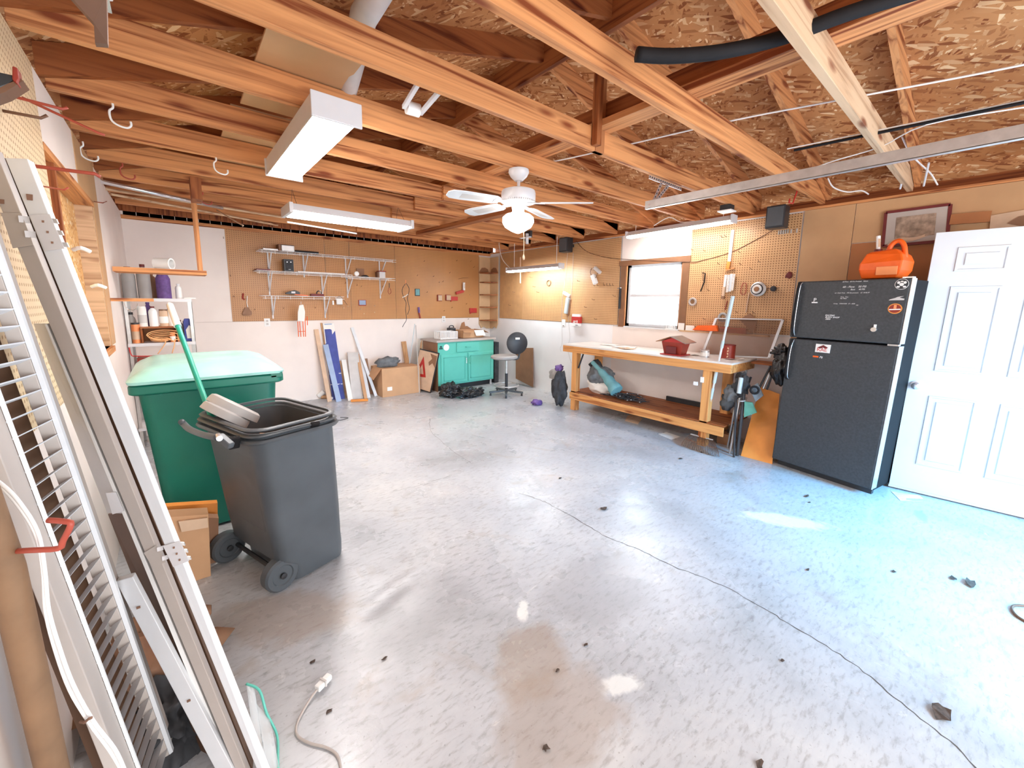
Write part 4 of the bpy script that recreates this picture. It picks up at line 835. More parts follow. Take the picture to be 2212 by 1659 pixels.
# big carton, bag, sticks
t = thing('carton', 'big closed brown carton standing against the back wall', 'box', (2.75,6.3,0))
B().box(2.44,3.10,6.10,6.56,0,.46).go('box_body', 'cardboard', t, bevel=.004); B().box(2.52,2.60,6.095,6.10,.10,.16).go('label_patch', 'paper', t)
B().slab([(2.44,6.12,.46),(2.44,6.45,.46),(2.33,6.40,.34),(2.30,6.10,.30)], (.003,0,.003)).go('flap', 'cardboard', t)
B().blob((2.62,6.28,.535), (.19,.10,.085), 5, .25, 3).go('black_bag', 'grey_cloth', label='crumpled dark grey bag lying on the big carton', cat='bag', smooth=True)
B().bar((3.038,6.57,0.83), (3.063,6.5,0.396), .075, .03, (0,1,0)).go('wood_offcut', 'cut_stick', label='brown wood offcut standing on the big carton', cat='board')
# boards leaning left of carton
def lb(p0, p1, w, th, m, lab, name='leaning_board'):
    return B().bar(p0, p1, w, th, (0,1,0)).go(name, m, label=lab, cat='board')
lb((1.636,6.58,1.085), (1.706,6.337,0), .06, .02, 'carton_edge', 'long cream board leaning on the wall left of the blue panel')
lb((2.167,6.58,1.098), (2.399,6.277,0), .045, .02, 'white_paint', 'long white board crossing the other boards right of the blue panel')
lb((1.716,6.59,1.181), (1.814,6.479,0), .02, .02, 'cut_stick', 'brown wooden edge strip beside the blue panel')
lb((1.729,6.48,0.856), (1.816,6.254,0), .075, .015, 'steel_blue', 'light blue strip standing before the dark blue panel')
t = thing('blue_panel', 'dark blue panel with a white pointed top leaning on the wall', 'panel', (1.9,6.5,0))
a, b_, c, d = [Vector(q) for q in ((1.73,6.57,1.175), (1.892,6.57,1.178), (1.945,6.381,0), (1.774,6.433,0))]
B().slab([a,b_,c,d], (0,.012,0)).go('board', 'royal_blue', t)
B().prism([a+Vector((0,-.004,0)), b_+Vector((0,-.004,0)), b_.lerp(c,.10)+Vector((0,-.004,0)), a.lerp(d,.27)+Vector((0,-.004,0))], (0,.003,0)).go('white_top', 'paper', t)
B().prism([a.lerp(b_,.1)+Vector((0,-.007,-.01)), a.lerp(b_,.8)+Vector((0,-.007,-.01)), a.lerp(b_,.78)+Vector((0,-.007,-.065)), a.lerp(b_,.3)+Vector((0,-.007,-.07))], (0,.003,0)).go('blue_print', 'steel_blue', t)
for f in (.66,.80): B().bar(a.lerp(d,f)+Vector((.0,-.005,0)), b_.lerp(c,f)+Vector((0,-.005,0)), .004, .012, (0,0,1)).go('white_band', 'white_wire', t)
BL = [((2.001,6.54,0.592), (1.973,6.209,0), .07, 'paper', 'white rolled poster end standing right of the blue panel'), ((1.971,6.56,0.577), (1.999,6.417,0), .05, 'cardboard', 'brown cardboard strip just right of the blue panel'),
      ((2.144,6.52,0.703), (2.099,6.265,0), .17, 'vent_grey', 'wide pale grey plank among the leaning boards'), ((2.219,6.53,0.674), (2.201,6.188,0), .05, 'cardboard', 'narrow brown plank right of the wide grey plank'), ((2.282,6.55,0.591), (2.264,6.219,0), .05, 'white_paint', 'narrow white plank behind the crossing white board'), ((2.365,6.57,0.582), (2.383,6.455,0), .05, 'brown_board', 'dark brown plank behind the crossing white board')]
for p0, p1, w, m, lab in BL: lb(p0, p1, w, .014, m, lab)
for (p, r, m, lab) in (((1.762,6.442,0), .02, 'white_plastic', 'white pipe end on the floor left of the light blue strip'), ((1.901,6.49,0), .02, 'white_plastic', 'white pipe end on the floor right of the light blue strip'), ((1.946,6.496,0), .02, 'white_plastic', 'second white pipe end on the floor right of the light blue strip')):
    B().tube([(p[0],p[1]-.02,.03),(p[0]-.02,p[1]+.25,.03)], r, 12).go('plastic_pipe', m, label=lab, cat='pipe')
t = thing('paint_roller', 'white and brown roll lying at the foot of the cream board', 'roll', (1.72,6.35,0))
B().tube([(1.618,6.596,0.05), (1.693,6.56,0.12)], .035, 14).go('sleeve', 'white_plastic', t); B().tube([(1.662,6.591,0.03), (1.758,6.519,0.03)], .03, 12).go('core', 'cardboard', t)
B().bar((1.953,6.123,0.02), (2.179,6.027,0.02), .05, .03).go('wood_block', 'orange_board', label='orange wooden block on the floor before the leaning planks', cat='block')

# ------------------------------------------------------------ metal shelf unit and its contents
SX0, SX1, SY0, SY1 = -.37, .12, 5.35, 5.72
t = thing('metal_shelf_unit', 'grey metal shelf unit crowded with bottles behind the green bin', 'shelf', (-.12,5.5,0))
for x in (SX0, SX1):
    for y in (SY0, SY1): B().box(x,x+.03,y,y+.004,0,1.52).box(x if x < 0 else x+.026,(x+.004) if x < 0 else x+.03,y,y+.03,0,1.52).go('post', 'galvanised', t)
for z in (1.49, 1.05, .6, .2): B().box(SX0,SX1+.03,SY0-.004,SY1+.004,z,z+.03).go('shelf_board', 'white_metal', t)
def can(x, y, z, r, h, m, lab, cap=None, name='bottle', neck=.45, lbl=None, grp=None, sq=False):
    t = thing(name, lab, name.split('_')[-1], (x,y,z), grp)
    prof = [(.0,0),(r,0),(r,h*.72),(r*.8,h*.82),(r*neck,h*.88),(r*neck,h*.92),(.0,h*.92)] if neck < .95 else [(.0,0),(r,0),(r,h*.92),(.0,h*.92)]
    B().lathe(prof, (x,y,z), n=6 if sq else 18).go('body', m, t, smooth=40)
    B().lathe([(.0,h*.92),(r*min(neck,.9)+.002,h*.92),(r*min(neck,.9)+.002,h),(.0,h)], (x,y,z), n=14).go('cap', cap or 'dark_red', t, smooth=40)
    if lbl: B().lathe([(r+.0012,h*.18),(r+.0012,h*.6)], (x,y,z), n=18).go('label_band', lbl, t) if False else B().tube([(x,y,z+h*.18),(x,y,z+h*.58)], r+.0015, 18).go('label_band', lbl, t, smooth=40)
    return t
zt = 1.521
can(-.315,5.45,zt,.052,.30,'frost_grey','grey jug at the left end of the top metal shelf', 'maroon')
can(-.205,5.45,zt,.052,.33,'frost_grey','taller grey jug, second on the top metal shelf', 'maroon', neck=.35)
can(-.155,5.60,zt,.045,.26,'brown_board','brown bottle behind the purple can on the top metal shelf', 'brown_metal')
can(-.06,5.45,zt,.058,.275,'purple','purple can with grey lid on the top metal shelf', 'frost_grey', neck=.7)
can(.055,5.46,zt,.028,.15,'white_plastic','small white bottle at the right end of the top metal shelf', 'white_paint')
B().box(.09,.19,5.38,5.50,zt,zt+.012).go('folded_paper', 'paper', label='folded white paper at the right corner of the top metal shelf', cat='paper')
zm = 1.081
t = thing('wood_riser', 'small wooden shelf riser holding cans on the middle metal shelf', 'riser', (-.1,5.5,zm)); B().box(-.27,.02,5.38,5.58,1.225,1.24).go('board', 'pine_X', t); B().box(-.27,-.255,5.38,5.58,zm,1.225).go('side', 'brown_X', t); B().box(.005,.02,5.38,5.58,zm,1.225).go('side', 'pine_X', t); B().box(-.27,.02,5.57,5.58,zm,1.225).go('back', 'cardboard_dark', t)
can(-.245,5.44,1.241,.035,.20,'paper','white spray can with black writing on the wooden riser', 'paper', 'spray_can', .95, 'vent_grey')
can(-.165,5.44,1.241,.035,.20,'white_plastic','plain white spray can on the wooden riser', 'maroon', 'spray_can')
can(-.20,5.52,1.241,.03,.24,'purple','purple capped bottle behind the spray cans on the riser', 'purple')
can(-.085,5.45,1.241,.035,.17,'carton_edge','cream labelled tin on the wooden riser', 'brown_metal', 'tin', .95, 'paper')
can(-.02,5.45,1.241,.032,.18,'paper','white tin with red print at the right of the riser', 'dark_red', 'tin', .95)
can(-.305,5.42,zm,.033,.20,'orange_light','orange and cream spray can on the middle metal shelf', 'black_plastic', 'spray_can', .95, 'carton_edge')
can(-.335,5.55,zm,.035,.30,'vent_grey','tall grey bottle behind the orange spray can', 'black_plastic')
can(.035,5.46,zm,.028,.22,'frost_grey','slim grey bottle right of the riser', 'brown_board')
can(.075,5.50,zm,.03,.21,'paper','white bottle with orange band right of the slim grey bottle', 'white_plastic', lbl='orange_light')
can(-.03,5.40,zm,.022,.10,'orange_light','small orange topped jar before the riser', 'orange_plastic', 'jar', .95, 'paper')
t = thing('detergent_jug', 'blue flat detergent jug at the right of the middle metal shelf', 'jug', (.11,5.42,zm))
B().prism([(.065,5.39,zm),(.145,5.39,zm),(.145,5.39,zm+.19),(.115,5.39,zm+.235),(.075,5.39,zm+.235),(.065,5.39,zm+.2)], (0,.06,0)).go('body', 'royal_blue', t, bevel=.006)
B().prism([(.085,5.388,zm+.03),(.135,5.388,zm+.03),(.14,5.388,zm+.12),(.11,5.388,zm+.17),(.08,5.388,zm+.12)], (0,.002,0)).go('label_shape', 'paper', t)
b = B()
for i in range(5):
    R_ = .05+.012*i; c = (-.13+.01*i, 5.38, zm+.03+.012*i); pts = [(c[0]+1.4*R_*math.cos(k*PI/8), c[1]+.02*math.sin(k*PI/4+i), c[2]+.45*R_*math.sin(k*PI/8)) for k in range(16)]
    b.tube(pts, .0045, 6, closed=True)
for dx in (.0,.05,.10): b.tube([(-.12+dx,5.36,zm+.03),(-.09+dx*1.4,5.33,zm-.0),(-.16+dx*2.2,5.325,zm-.11)], .0045, 6, smooth=4)
b.go('extension_cord', 'cord_orange', label='coiled orange extension cord drooping over the middle metal shelf', cat='cord', smooth=True)
B().tube([(-.36,5.30,1.05),(-.35,5.29,.98),(-.32,5.29,.965),(-.17,5.29,.955)], .006, 6, smooth=3).go('red_rod', 'red_plastic', label='bent red rod under the coiled orange cord', cat='rod')
for i, (x, h, m) in enumerate(((-.25,.30,'dark_red'),(-.10,.28,'maroon'))): B().box(x-.07,x+.06,5.40,5.60,.631,.631+h).go('storage_box', m, label=('dark red box on the lower metal shelf at the left','maroon box on the lower metal shelf at the middle')[i], cat='box')

# ------------------------------------------------------------ right wall: window
w = B().box(XR+.05,XR+.09,WY0,WY0+.04,WZ0,WZ1).box(XR+.05,XR+.09,WY1-.035,WY1,WZ0,WZ1).box(XR+.05,XR+.09,WY0,WY1,WZ0,WZ0+.04).box(XR+.05,XR+.09,WY0,WY1,WZ1-.03,WZ1).go('window_1', 'white_paint', kind='structure')
B().box(XR+.055,XR+.085,WY0+.02,WY1-.02,1.625,1.66).go('meeting_rail', 'white_metal', w)
B().box(XR+.068,XR+.071,WY0+.03,WY1-.03,WZ0+.03,1.63).go('pane', 'clear_glass', w); B().box(XR+.076,XR+.079,WY0+.03,WY1-.03,1.65,WZ1-.02).go('pane', 'clear_glass', w)
B().box(XR-.012,XR+.05,WY0-.01,WY1+.01,WZ0-.02,WZ0).go('window_sill', 'white_paint', w)
for q in ((WY1,WY1+.02),(WY0-.02,WY0)): B().box(XR-.004,XR+.05,q[0],q[1],WZ0,WZ1).go('jamb', 'pine_Z', w)
B().box(XR-.014,XR-.0,WY1+.012,WY1+.10,1.20,2.07).go('casing', 'window_trim', w); B().box(XR-.014,XR,WY0-.10,WY0-.012,1.20,2.07).go('casing', 'window_trim', w)
B().box(XR-.018,XR,WY0-.11,WY1+.13,2.055,2.125).go('head_casing', 'window_trim', w)
b = B(); rr = random.Random(4)
for i in range(150):
    c = Vector((XR+1.6+rr.random()*.5, 3.2+rr.gauss(0,.45)+.0, 1.35+rr.gauss(0,.28))); a = Vector((rr.uniform(-1,1),rr.uniform(-1,1),rr.uniform(-1,1))).normalized()*.05
    s = a.orthogonal().normalized()*.02; b.slab([c-a, c+s, c+a, c-s], (.002,0,0))
o = b.go('shrub', 'foliage', label='faint green leafy branch outside the window', cat='plant'); o['kind'] = 'stuff'
d = B().box(XR+.02,XR+.10,DY0,DY0+.04,0,2.08).box(XR+.02,XR+.10,DY1-.04,DY1,0,2.08).box(XR+.02,XR+.10,DY0,DY1,2.04,2.08).go('door_1', 'white_paint', kind='structure')

# pegboards on the right wall
B().box(XR-.006,XR-.0,3.52,5.62,1.222,2.455).go('pegboard', 'pegboard_side', label='wide pegboard sheet between corner shelf and window', cat='pegboard')
B().box(XR-.004,XR-.0,5.625,6.29,1.222,2.455).go('hardboard_sheet', 'peg_edge', label='plain brown panel next to the corner shelf', cat='panel')
B().box(XR-.006,XR-.0,1.37,2.50,1.222,2.455).go('pegboard', 'pegboard_side', label='pegboard sheet with tools right of the window above the workbench', cat='pegboard')
# speakers
def spk(c, lab):
    t = thing('speaker', lab, 'speaker', (c[0],c[1],c[2]-.11))
    x, y, z = c
    B().box(x-.09,x+.05,y-.085,y+.085,z-.11,z+.11).go('cabinet', 'black_plastic', t, bevel=.010); B().box(x-.094,x-.088,y-.072,y+.072,z-.09,z+.095).go('grille', 'bin_grey', t, bevel=.004)
    B().box(x+.05,XR,y-.03,y+.03,z-.02,z+.02).go('wall_bracket', 'black_plastic', t)
spk((4.80,4.43,2.42), 'black speaker under the joists above the wall phone'); spk((4.80,1.545,2.41), 'black speaker above the right edge of the tool pegboard')
B().tube([(4.915,4.346,2.495),(4.935,4.188,2.342),(4.935,3.933,2.239),(4.925,3.512,2.154),(4.925,2.555,2.051),(4.935,2.331,2.058),(4.935,2.021,2.124),(4.935,1.791,2.227),(4.915,1.607,2.318)], .004, 6, smooth=4).go('speaker_wire', 'brown_metal', label='dark speaker wire draped across the window wall between the two speakers', cat='wire')
for k, (a, c) in enumerate((((1228,545),(1224,600)),((1238,545),(1235,600)))):
    B().tube([(4.925,4.522,2.328) if k == 0 else (4.925,4.404,2.318), (4.935,4.571,1.864) if k == 0 else (4.935,4.411,1.859), (4.935,4.613,1.641) if k == 0 else (4.935,4.43,1.625), (4.935,4.618,1.261) if k == 0 else (4.935,4.464,1.267), (4.933,4.589,0.878) if k == 0 else (4.933,4.419,0.968), (4.933,4.628,0.781) if k == 0 else (4.933,4.462,0.797), (4.933,4.604,0.721) if k == 0 else (4.933,4.37,0.554)], .0025, 5, smooth=4).go('hanging_wire', 'vent_grey', label=('left thin wire hanging from the speaker past the wall phone','right thin wire hanging from the speaker down to the bench end')[k], cat='wire')
# wall items left of window
t = thing('wall_phone', 'white corded wall phone with grey handset on the pegboard', 'phone', (4.915,4.5,1.342))
a = (4.915,4.506,1.491)
B().bar((4.915,4.471,1.617), (4.915,4.51,1.356), .06, .05, (1,0,0)).go('handset', 'grey_blue_plastic', t, bevel=.012); B().bar((4.935,4.438,1.581), (4.935,4.477,1.327), .04, .02, (1,0,0)).go('base', 'brown_board', t)
B().bar((4.915,4.576,1.7), (4.915,4.442,1.64), .05, .04, (1,0,0)).go('cradle', 'white_plastic', t, bevel=.01); B().box(XR-.04,XR-.01,4.50,4.54,1.58,1.61).go('clip', 'orange_light', t)
t = thing('first_aid_box', 'red and white box with white marks hanging at the pegboard edge', 'box', (4.925,4.263,1.18))
p = (4.925,4.358,1.316); q = (4.925,4.178,1.184)
B().box(XR-.06,XR-.012,q[1],p[1],q[2]+.03,p[2]).go('red_face', 'red_plastic', t, bevel=.004); B().box(XR-.062,XR-.012,q[1]+.01,p[1]+.01,q[2]-.02,q[2]+.03).go('white_base', 'white_plastic', t, bevel=.004); B().box(XR-.045,XR-.012,q[1]+.02,p[1],p[2],p[2]+.04).go('top_tab', 'white_plastic', t)
for i, (v0, v1, z) in enumerate(((.25,.55,.055),(.2,.5,.035),(.62,.72,.035))): B().box(XR-.063,XR-.060,q[1]+(p[1]-q[1])*(1-v1),q[1]+(p[1]-q[1])*(1-v0),q[2]+z,q[2]+z+(.012 if i<2 else .04)).go('white_mark', 'paper', t)
B().box(XR-.064,XR-.061,q[1]+.04,q[1]+.09,q[2]-.005,q[2]+.003).go('slot', 'black_plastic', t)
p = (4.935,4.574,1.202); t = thing('wall_outlet', 'white wall outlet below the wall phone', 'outlet', p); B().box(XR-.008,XR-.0,p[1]-.037,p[1]+.037,p[2]-.057,p[2]+.057).go('plate', 'white_plastic', t, bevel=.002); B().box(XR-.012,XR-.008,p[1]-.015,p[1]+.015,p[2]-.05,p[2]-.04).go('socket', 'brown_metal', t)
B().tube([(4.805,5.535,2.323), (4.805,5.524,1.871)], .012, 8).go('hanging_rod', 'carton_edge', label='pale stick hanging behind the shop light by the corner shelf', cat='rod')
B().ring((4.925,4.933,1.859), (1,0,0), .045, .007, 20, 6).go('ring', 'brown_metal', label='dark metal ring on the brightly lit pegboard', cat='ring')
t = thing('heat_gun', 'white power tool with coiled cord on the pegboard left of the window', 'tool', (4.895,3.922,1.815))
B().bar((4.895,3.973,1.954), (4.895,3.905,1.815), .07, .06, (1,0,0)).go('body', 'white_plastic', t, bevel=.015); B().bar((4.885,3.936,2.06), (4.895,3.827,1.974), .05, .05, (1,0,0)).go('head', 'vent_grey', t, bevel=.012)
B().tube([(4.895,3.996,2.051),(4.885,4.011,1.996),(4.885,3.972,1.926),(4.885,3.902,1.91),(4.895,3.88,2.004)], .005, 6, smooth=4).go('cord', 'brown_metal', t)
for i, x in enumerate((1287,1293,1312,1317,1323,1329)):
    pass
HK = [(4.941,3.949,1.79),(4.941,3.887,1.789),(4.941,3.769,1.8),(4.941,3.71,1.791),(4.941,3.661,1.79),(4.941,3.612,1.789)]
for i, p in enumerate(HK):
    B().tube([p,(p[0]-.035,p[1],p[2]-.002),(p[0]-.04,p[1],p[2]+.03)], .004, 5).go('peg_hook', 'brown_metal', label='%s of the six brown hooks in a row left of the window' % ORD2[i], cat='peg hook', group='row of hooks left of the window')
t = thing('wood_clamp', 'long black bar hanging on the left window casing', 'bar', (4.915,3.469,1.452)); B().bar((4.915,3.48,1.746), (4.915,3.478,1.458), .022, .022, (1,0,0)).go('bar', 'black_plastic', t); B().tube([(4.925,3.534,1.747),(4.905,3.465,1.752)], .006, 6).go('top_clip', 'bright_steel', t)
PR = [((4.945,5.826,1.715), 'peg hook nearest the corner shelf, upper one'), ((4.945,5.944,1.473), 'peg hook nearest the corner shelf, lower one'), ((4.945,5.362,1.969), 'pale hook right of the pale hanging stick'), ((4.945,5.273,1.805), 'bent hook below the metal ring at its left'), ((4.945,5.175,1.707), 'hook on the lit pegboard below the ring'), ((4.945,4.257,1.869), 'dark hook midway between phone wires and heat tool'), ((4.945,4.097,1.468), 'dark hook right of the wall phone'), ((4.945,3.949,1.582), 'thin hook above and right of the red box'), ((4.945,3.89,1.29), 'tall hook low on the pegboard right of the red box'), ((4.945,3.573,1.636), 'hook next to the left window casing'), ((4.945,5.425,2.052), 'wire hook under the left end of the shop light')]
for p, lab in PR: peg(p, (-1,0,0), lab, 'peg hooks between corner shelf and window', L_=.06)
# tool pegboard right of window
t = thing('hand_saw', 'long white ruler blade with orange handle hanging on the tool pegboard', 'tool', (4.925,2.04,1.928))
B().bar((4.925,2.024,2.367), (4.925,2.033,2.021), .032, .004, (1,0,0)).go('blade', 'white_plastic', t); B().bar((4.925,2.033,2.021), (4.925,2.046,1.934), .04, .02, (1,0,0)).go('handle', 'orange_board', t, bevel=.005)
b = B()
A_, C_ = Vector((4.922,2.019,2.356)), Vector((4.922,2.03,2.031))
for i in range(22): b.obox(A_.lerp(C_,(i+.5)/22), (.001,0,0), (0,.006,0), (0,0,.0018))
b.go('scale_marks', 'black_plastic', t)
t = thing('pry_bar', 'black bent pry bar hanging on the tool pegboard', 'tool', (4.925,2.318,1.686)); B().tube([(4.915,2.326,1.905),(4.915,2.292,1.898),(4.915,2.295,1.795),(4.915,2.33,1.686)], .007, 6).go('bar', 'black_rubber', t); B().tube([(4.915,2.319,1.894),(4.915,2.313,1.817),(4.915,2.296,1.806)], .004, 6).go('fork', 'brown_metal', t)
t = thing('putty_knives', 'bundle of white and silver scrapers under the ruler blade', 'tool', (4.915,2.018,1.603))
for k, (a, c, m) in enumerate((((4.915,2.052,1.871),(4.915,2.058,1.709),'white_paint'),((4.91,2.019,1.869),(4.91,2.022,1.671),'bright_steel'),((4.915,1.992,1.879),(4.915,1.995,1.681),'white_paint'),((4.915,1.962,1.877),(4.915,1.97,1.691),'bright_steel'))): B().bar(a, c, .026, .006, (1,0,0)).go('scraper', m, t)
B().bar((4.905,2.056,1.735), (4.905,2.06,1.603), .03, .02, (1,0,0)).go('handle', 'carton_edge', t, bevel=.004); B().bar((4.903,2.057,1.629), (4.903,2.059,1.597), .034, .024, (1,0,0)).go('handle_end', 'brown_board', t)
B().bar((4.925,2.07,1.919), (4.925,1.971,1.94), .012, .02, (1,0,0)).go('wood_peg', 'pine_Y', label='short wooden bar under the orange saw handle', cat='bar')
t = thing('tape_roll', 'white tape roll on the pegboard beside the window casing', 'tape', (4.925,2.419,1.518)); B().ring((4.925,2.423,1.563), (1,0,0), .040, .013, 24, 8).go('tape', 'beige_stile', t, smooth=True); B().ring((4.925,2.423,1.563), (1,0,0), .024, .005, 20, 6).go('core', 'brown_board', t)
t = thing('tape_roll', 'grey tape roll behind the top rail of the window screen', 'tape', (4.925,2.051,1.33)); B().ring((4.925,2.05,1.384), (1,0,0), .044, .014, 24, 8).go('tape', 'frost_grey', t, smooth=True)
t = thing('sanding_disc', 'large round metal disc with white inner ring on the tool pegboard', 'disc', (4.915,1.691,1.613))
c = Vector((4.915,1.699,1.702)); ax = (-1,0,0)
B().lathe([(.0,-.005),(.075,-.005),(.078,.01),(.066,.018),(.0,.018)], c, ax, 32).go('rim', 'galvanised', t, smooth=40); cc = c+Vector((-.003,.006,0))
B().lathe([(.0,.018),(.058,.018),(.058,.024),(.0,.024)], cc, ax, 32).go('dark_ring', 'black_rubber', t); B().lathe([(.0,.024),(.050,.024),(.046,.034),(.0,.034)], cc, ax, 32).go('white_disc', 'paper', t); B().lathe([(.0,.034),(.027,.034),(.024,.044),(.0,.044)], cc, ax, 24).go('hub', 'cardboard_dark', t)
t = thing('caster_disc', 'small dark round wheel right of the large disc', 'disc', (4.915,1.545,1.666)); B().lathe([(.0,0),(.028,0),(.028,.02),(.012,.024),(.0,.024)], (4.925,1.556,1.705), ax, 20).go('wheel', 'dark_cloth', t); B().tube([(4.925,1.622,1.706),(4.925,1.501,1.714)], .004, 6).go('axle', 'brown_metal', t)
t = thing('red_clip', 'dark red oval loop hook left of the large disc', 'hook', (4.925,1.848,1.654)); B().tube([(4.925,1.859,1.772),(4.925,1.829,1.761),(4.925,1.83,1.659),(4.925,1.867,1.649),(4.925,1.881,1.69),(4.925,1.868,1.762)], .004, 6, smooth=3, closed=True).go('loop', 'hook_red', t)
t = thing('wood_dowel', 'pale wooden stick hanging below the large disc', 'stick', (4.925,1.801,1.444)); B().tube([(4.925,1.792,1.669),(4.925,1.805,1.444)], .007, 8).go('rod', 'carton_edge', t)
B().tube([(4.925,2.015,1.576),(4.925,2.031,1.47)], .006, 6).go('screwdriver', 'dark_red', label='dark red screwdriver below the scrapers', cat='tool')
B().blob((4.925,1.429,1.84), (.012,.03,.035), 8, .3, 2).go('brush_head', 'maroon', label='small dark red brush near the fridge top on the pegboard', cat='brush')
B().slab([(4.915,1.758,1.435),(4.915,1.677,1.367),(4.915,1.7,1.213),(4.915,1.858,1.37)], (-.012,0,0)).go('dust_pan', 'brown_board', label='dark brown diamond plate hanging behind the window screen', cat='plate')
for i in range(8):
    pass
HR = [(4.945,1.566,2.284),(4.945,1.545,2.286),(4.945,1.524,2.283),(4.945,1.503,2.286),(4.945,1.483,2.288),(4.945,1.454,2.284),(4.945,1.405,2.283)]
for i, p in enumerate(HR): B().box(p[0]-.02,p[0]-.006,p[1]-.005,p[1]+.005,p[2]-.02,p[2]+.02).go('peg_clip', 'galvanised', label='%s of seven grey clips under the black speaker' % ORD2[i], cat='peg clip', group='row of clips under the speaker')
PR2 = [((4.945,2.132,2.3),'upper left hook of the pair beside the ruler blade'),((4.945,2.091,2.301),'upper right hook of the pair beside the ruler blade'),((4.945,2.322,2.161),'hook between window top corner and ruler blade'),((4.945,1.926,2.111),'upper hook right of the ruler blade'),((4.945,1.904,1.978),'lower hook right of the ruler blade'),((4.945,2.47,2.185),'pair hook near the top right of the window casing'),((4.945,2.142,1.998),'curved wire hook left of the orange handle'),((4.945,1.79,1.921),'brass hook ring above the large disc'),((4.945,1.713,1.991),'straight hook above and right of the large disc'),((4.945,2.234,1.696),'small wire clutter right of the black pry bar'),((4.945,2.123,1.828),'hook at the left of the scrapers'),((4.945,1.896,1.447),'hook between dowel and rake handle'),((4.945,1.723,1.446),'hook over the brown diamond plate'),((4.945,2.256,1.354),'hook low on the pegboard left of the screen')]
for p, lab in PR2: peg(p, (-1,0,0), lab, 'peg hooks on the tool pegboard', L_=.05)
# ledge things at the back of the bench
t = thing('orange_tray', 'orange plastic tray on the ledge behind the window screen', 'tray', (4.885,2.186,1.236))
B().slab([(4.905,2.362,1.22),(4.905,2.054,1.222),(4.905,2.081,1.291),(4.905,2.298,1.28)], (-.07,0,0)).go('tray', 'orange_plastic', t, bevel=.006)
B().bar((4.895,2.052,1.244), (4.895,1.771,1.24), .06, .05, (1,0,0)).go('ledge_board', 'dark_red', label='dark red board on the ledge right of the orange tray', cat='board')
B().box(XR-.05,XR-.0,1.55,2.55,1.19,1.21).go('ledge', 'corner_ply', label='narrow wooden ledge under the tool pegboard', cat='shelf')
t = thing('card_rack', 'white comb and cards standing on the ledge by the window corner', 'rack', (4.895,2.505,1.217))
for k, (a, c) in enumerate((((4.895,2.565,1.296),(4.895,2.487,1.218)),((4.895,2.467,1.272),(4.895,2.357,1.22)))): B().box(XR-.06,XR-.052,min(a[1],c[1]),max(a[1],c[1]),1.21,a[2]).go('card', 'paper', t)
b = B()
for i in range(6): b.box(XR-.08,XR-.07,2.60+i*.022,2.606+i*.022,1.21,1.29)
o = b.go('comb_teeth', 'white_plastic', t); o['kind'] = 'stuff'
B().box(XR-.085,XR-.065,2.59,2.73,1.20,1.222).go('comb_back', 'white_plastic', t)

# ------------------------------------------------------------ workbench
BX0, BX1, BY0, BY1 = 4.29, 4.935, 1.66, 3.97
t = thing('workbench', 'long wooden workbench under the window with a lower shelf', 'workbench', (4.6,2.8,0))
B().box(BX0-.005,BX1,BY0-.01,BY1,.925,.945).go('worktop', 'glare_white', t, bevel=.002)
B().box(BX0,BX0+.038,BY0,BY1,.835,.925).go('front_apron', 'bench_wood', t, bevel=.003); B().box(BX0+.04,BX1-.02,BY0,BY0+.038,.835,.925).go('side_apron', 'bench_wood', t, bevel=.003); B().box(BX0+.04,BX1-.02,BY1-.04,BY1-.002,.835,.925).go('side_apron', 'bench_wood', t)
for x in (BX0+.02, BX1-.12):
    for y in (BY0+.20, BY1-.25): B().box(x,x+.088,y,y+.088,0,.925 if x > 4.5 else .835).go('leg', 'bench_leg', t, bevel=.004)
B().box(BX0+.005,BX0+.018,BY0+.02,BY1-.15,.16,.26).go('lower_apron', 'bench_wood', t, bevel=.003); B().box(BX0+.03,BX1-.03,BY0+.16,BY0+.198,.16,.26).go('lower_side_apron', 'bench_wood', t)
B().box(BX0+.02,BX1-.02,BY0+.02,2.95,.262,.278).go('shelf_board', 'brown_Y', t); B().box(BX0+.02,BX1-.02,2.955,BY1-.16,.262,.278).go('shelf_board', 'brown_Y', t)
B().bar((4.33,3.70,.62),(4.33,3.62,.83),.012,.02,(1,0,0)).go('brace', 'black_plastic', t)
for y in (1.93,): B().box(BX0-.0,BX0+.02,y,y+.03,.70,.76).go('light_switch', 'white_plastic', t); B().box(BX0-.005,BX0+.02,y+.06,y+.10,.66,.70).go('light_switch', 'white_plastic', t)
# on the worktop
Z = .9455
for i, (y, x, w_, l_, r, m, lab) in enumerate(((3.15,4.62,.20,.28,.3,'paper','large white sheet of paper on the workbench middle'),(3.05,4.50,.15,.22,-.4,'carton_edge','cream folded paper beside the large white sheet'),(3.45,4.70,.16,.24,.1,'paper','white paper near the left part of the workbench'),(1.78,4.62,.14,.22,.5,'paper','crumpled white paper at the right end of the workbench'),(2.15,4.62,.10,.17,.2,'paper','small white paper between the tin and the red can'))):
    c, s = math.cos(r), math.sin(r); cn = [(x+u*w_*c-v*l_*s, y+u*w_*s+v*l_*c, Z+.001) for u, v in ((-.5,-.5),(.5,-.5),(.5,.5),(-.5,.5))]
    rr = random.Random(i); ph = rr.random()*6
    B().sheet(cn[0],cn[1],cn[2],cn[3],10,10,lambda u,v,ph=ph: (0,0,.012*abs(math.sin(4*u+ph)*math.sin(5*v+ph))+.001),.0012).go('paper_sheet', m, label=lab, cat='paper', smooth=True)
t = thing('bird_feeder', 'red plastic bird feeder house with grey roof on the workbench', 'bird feeder', (4.45,2.40,Z))
fx, fy = 4.47, 2.36
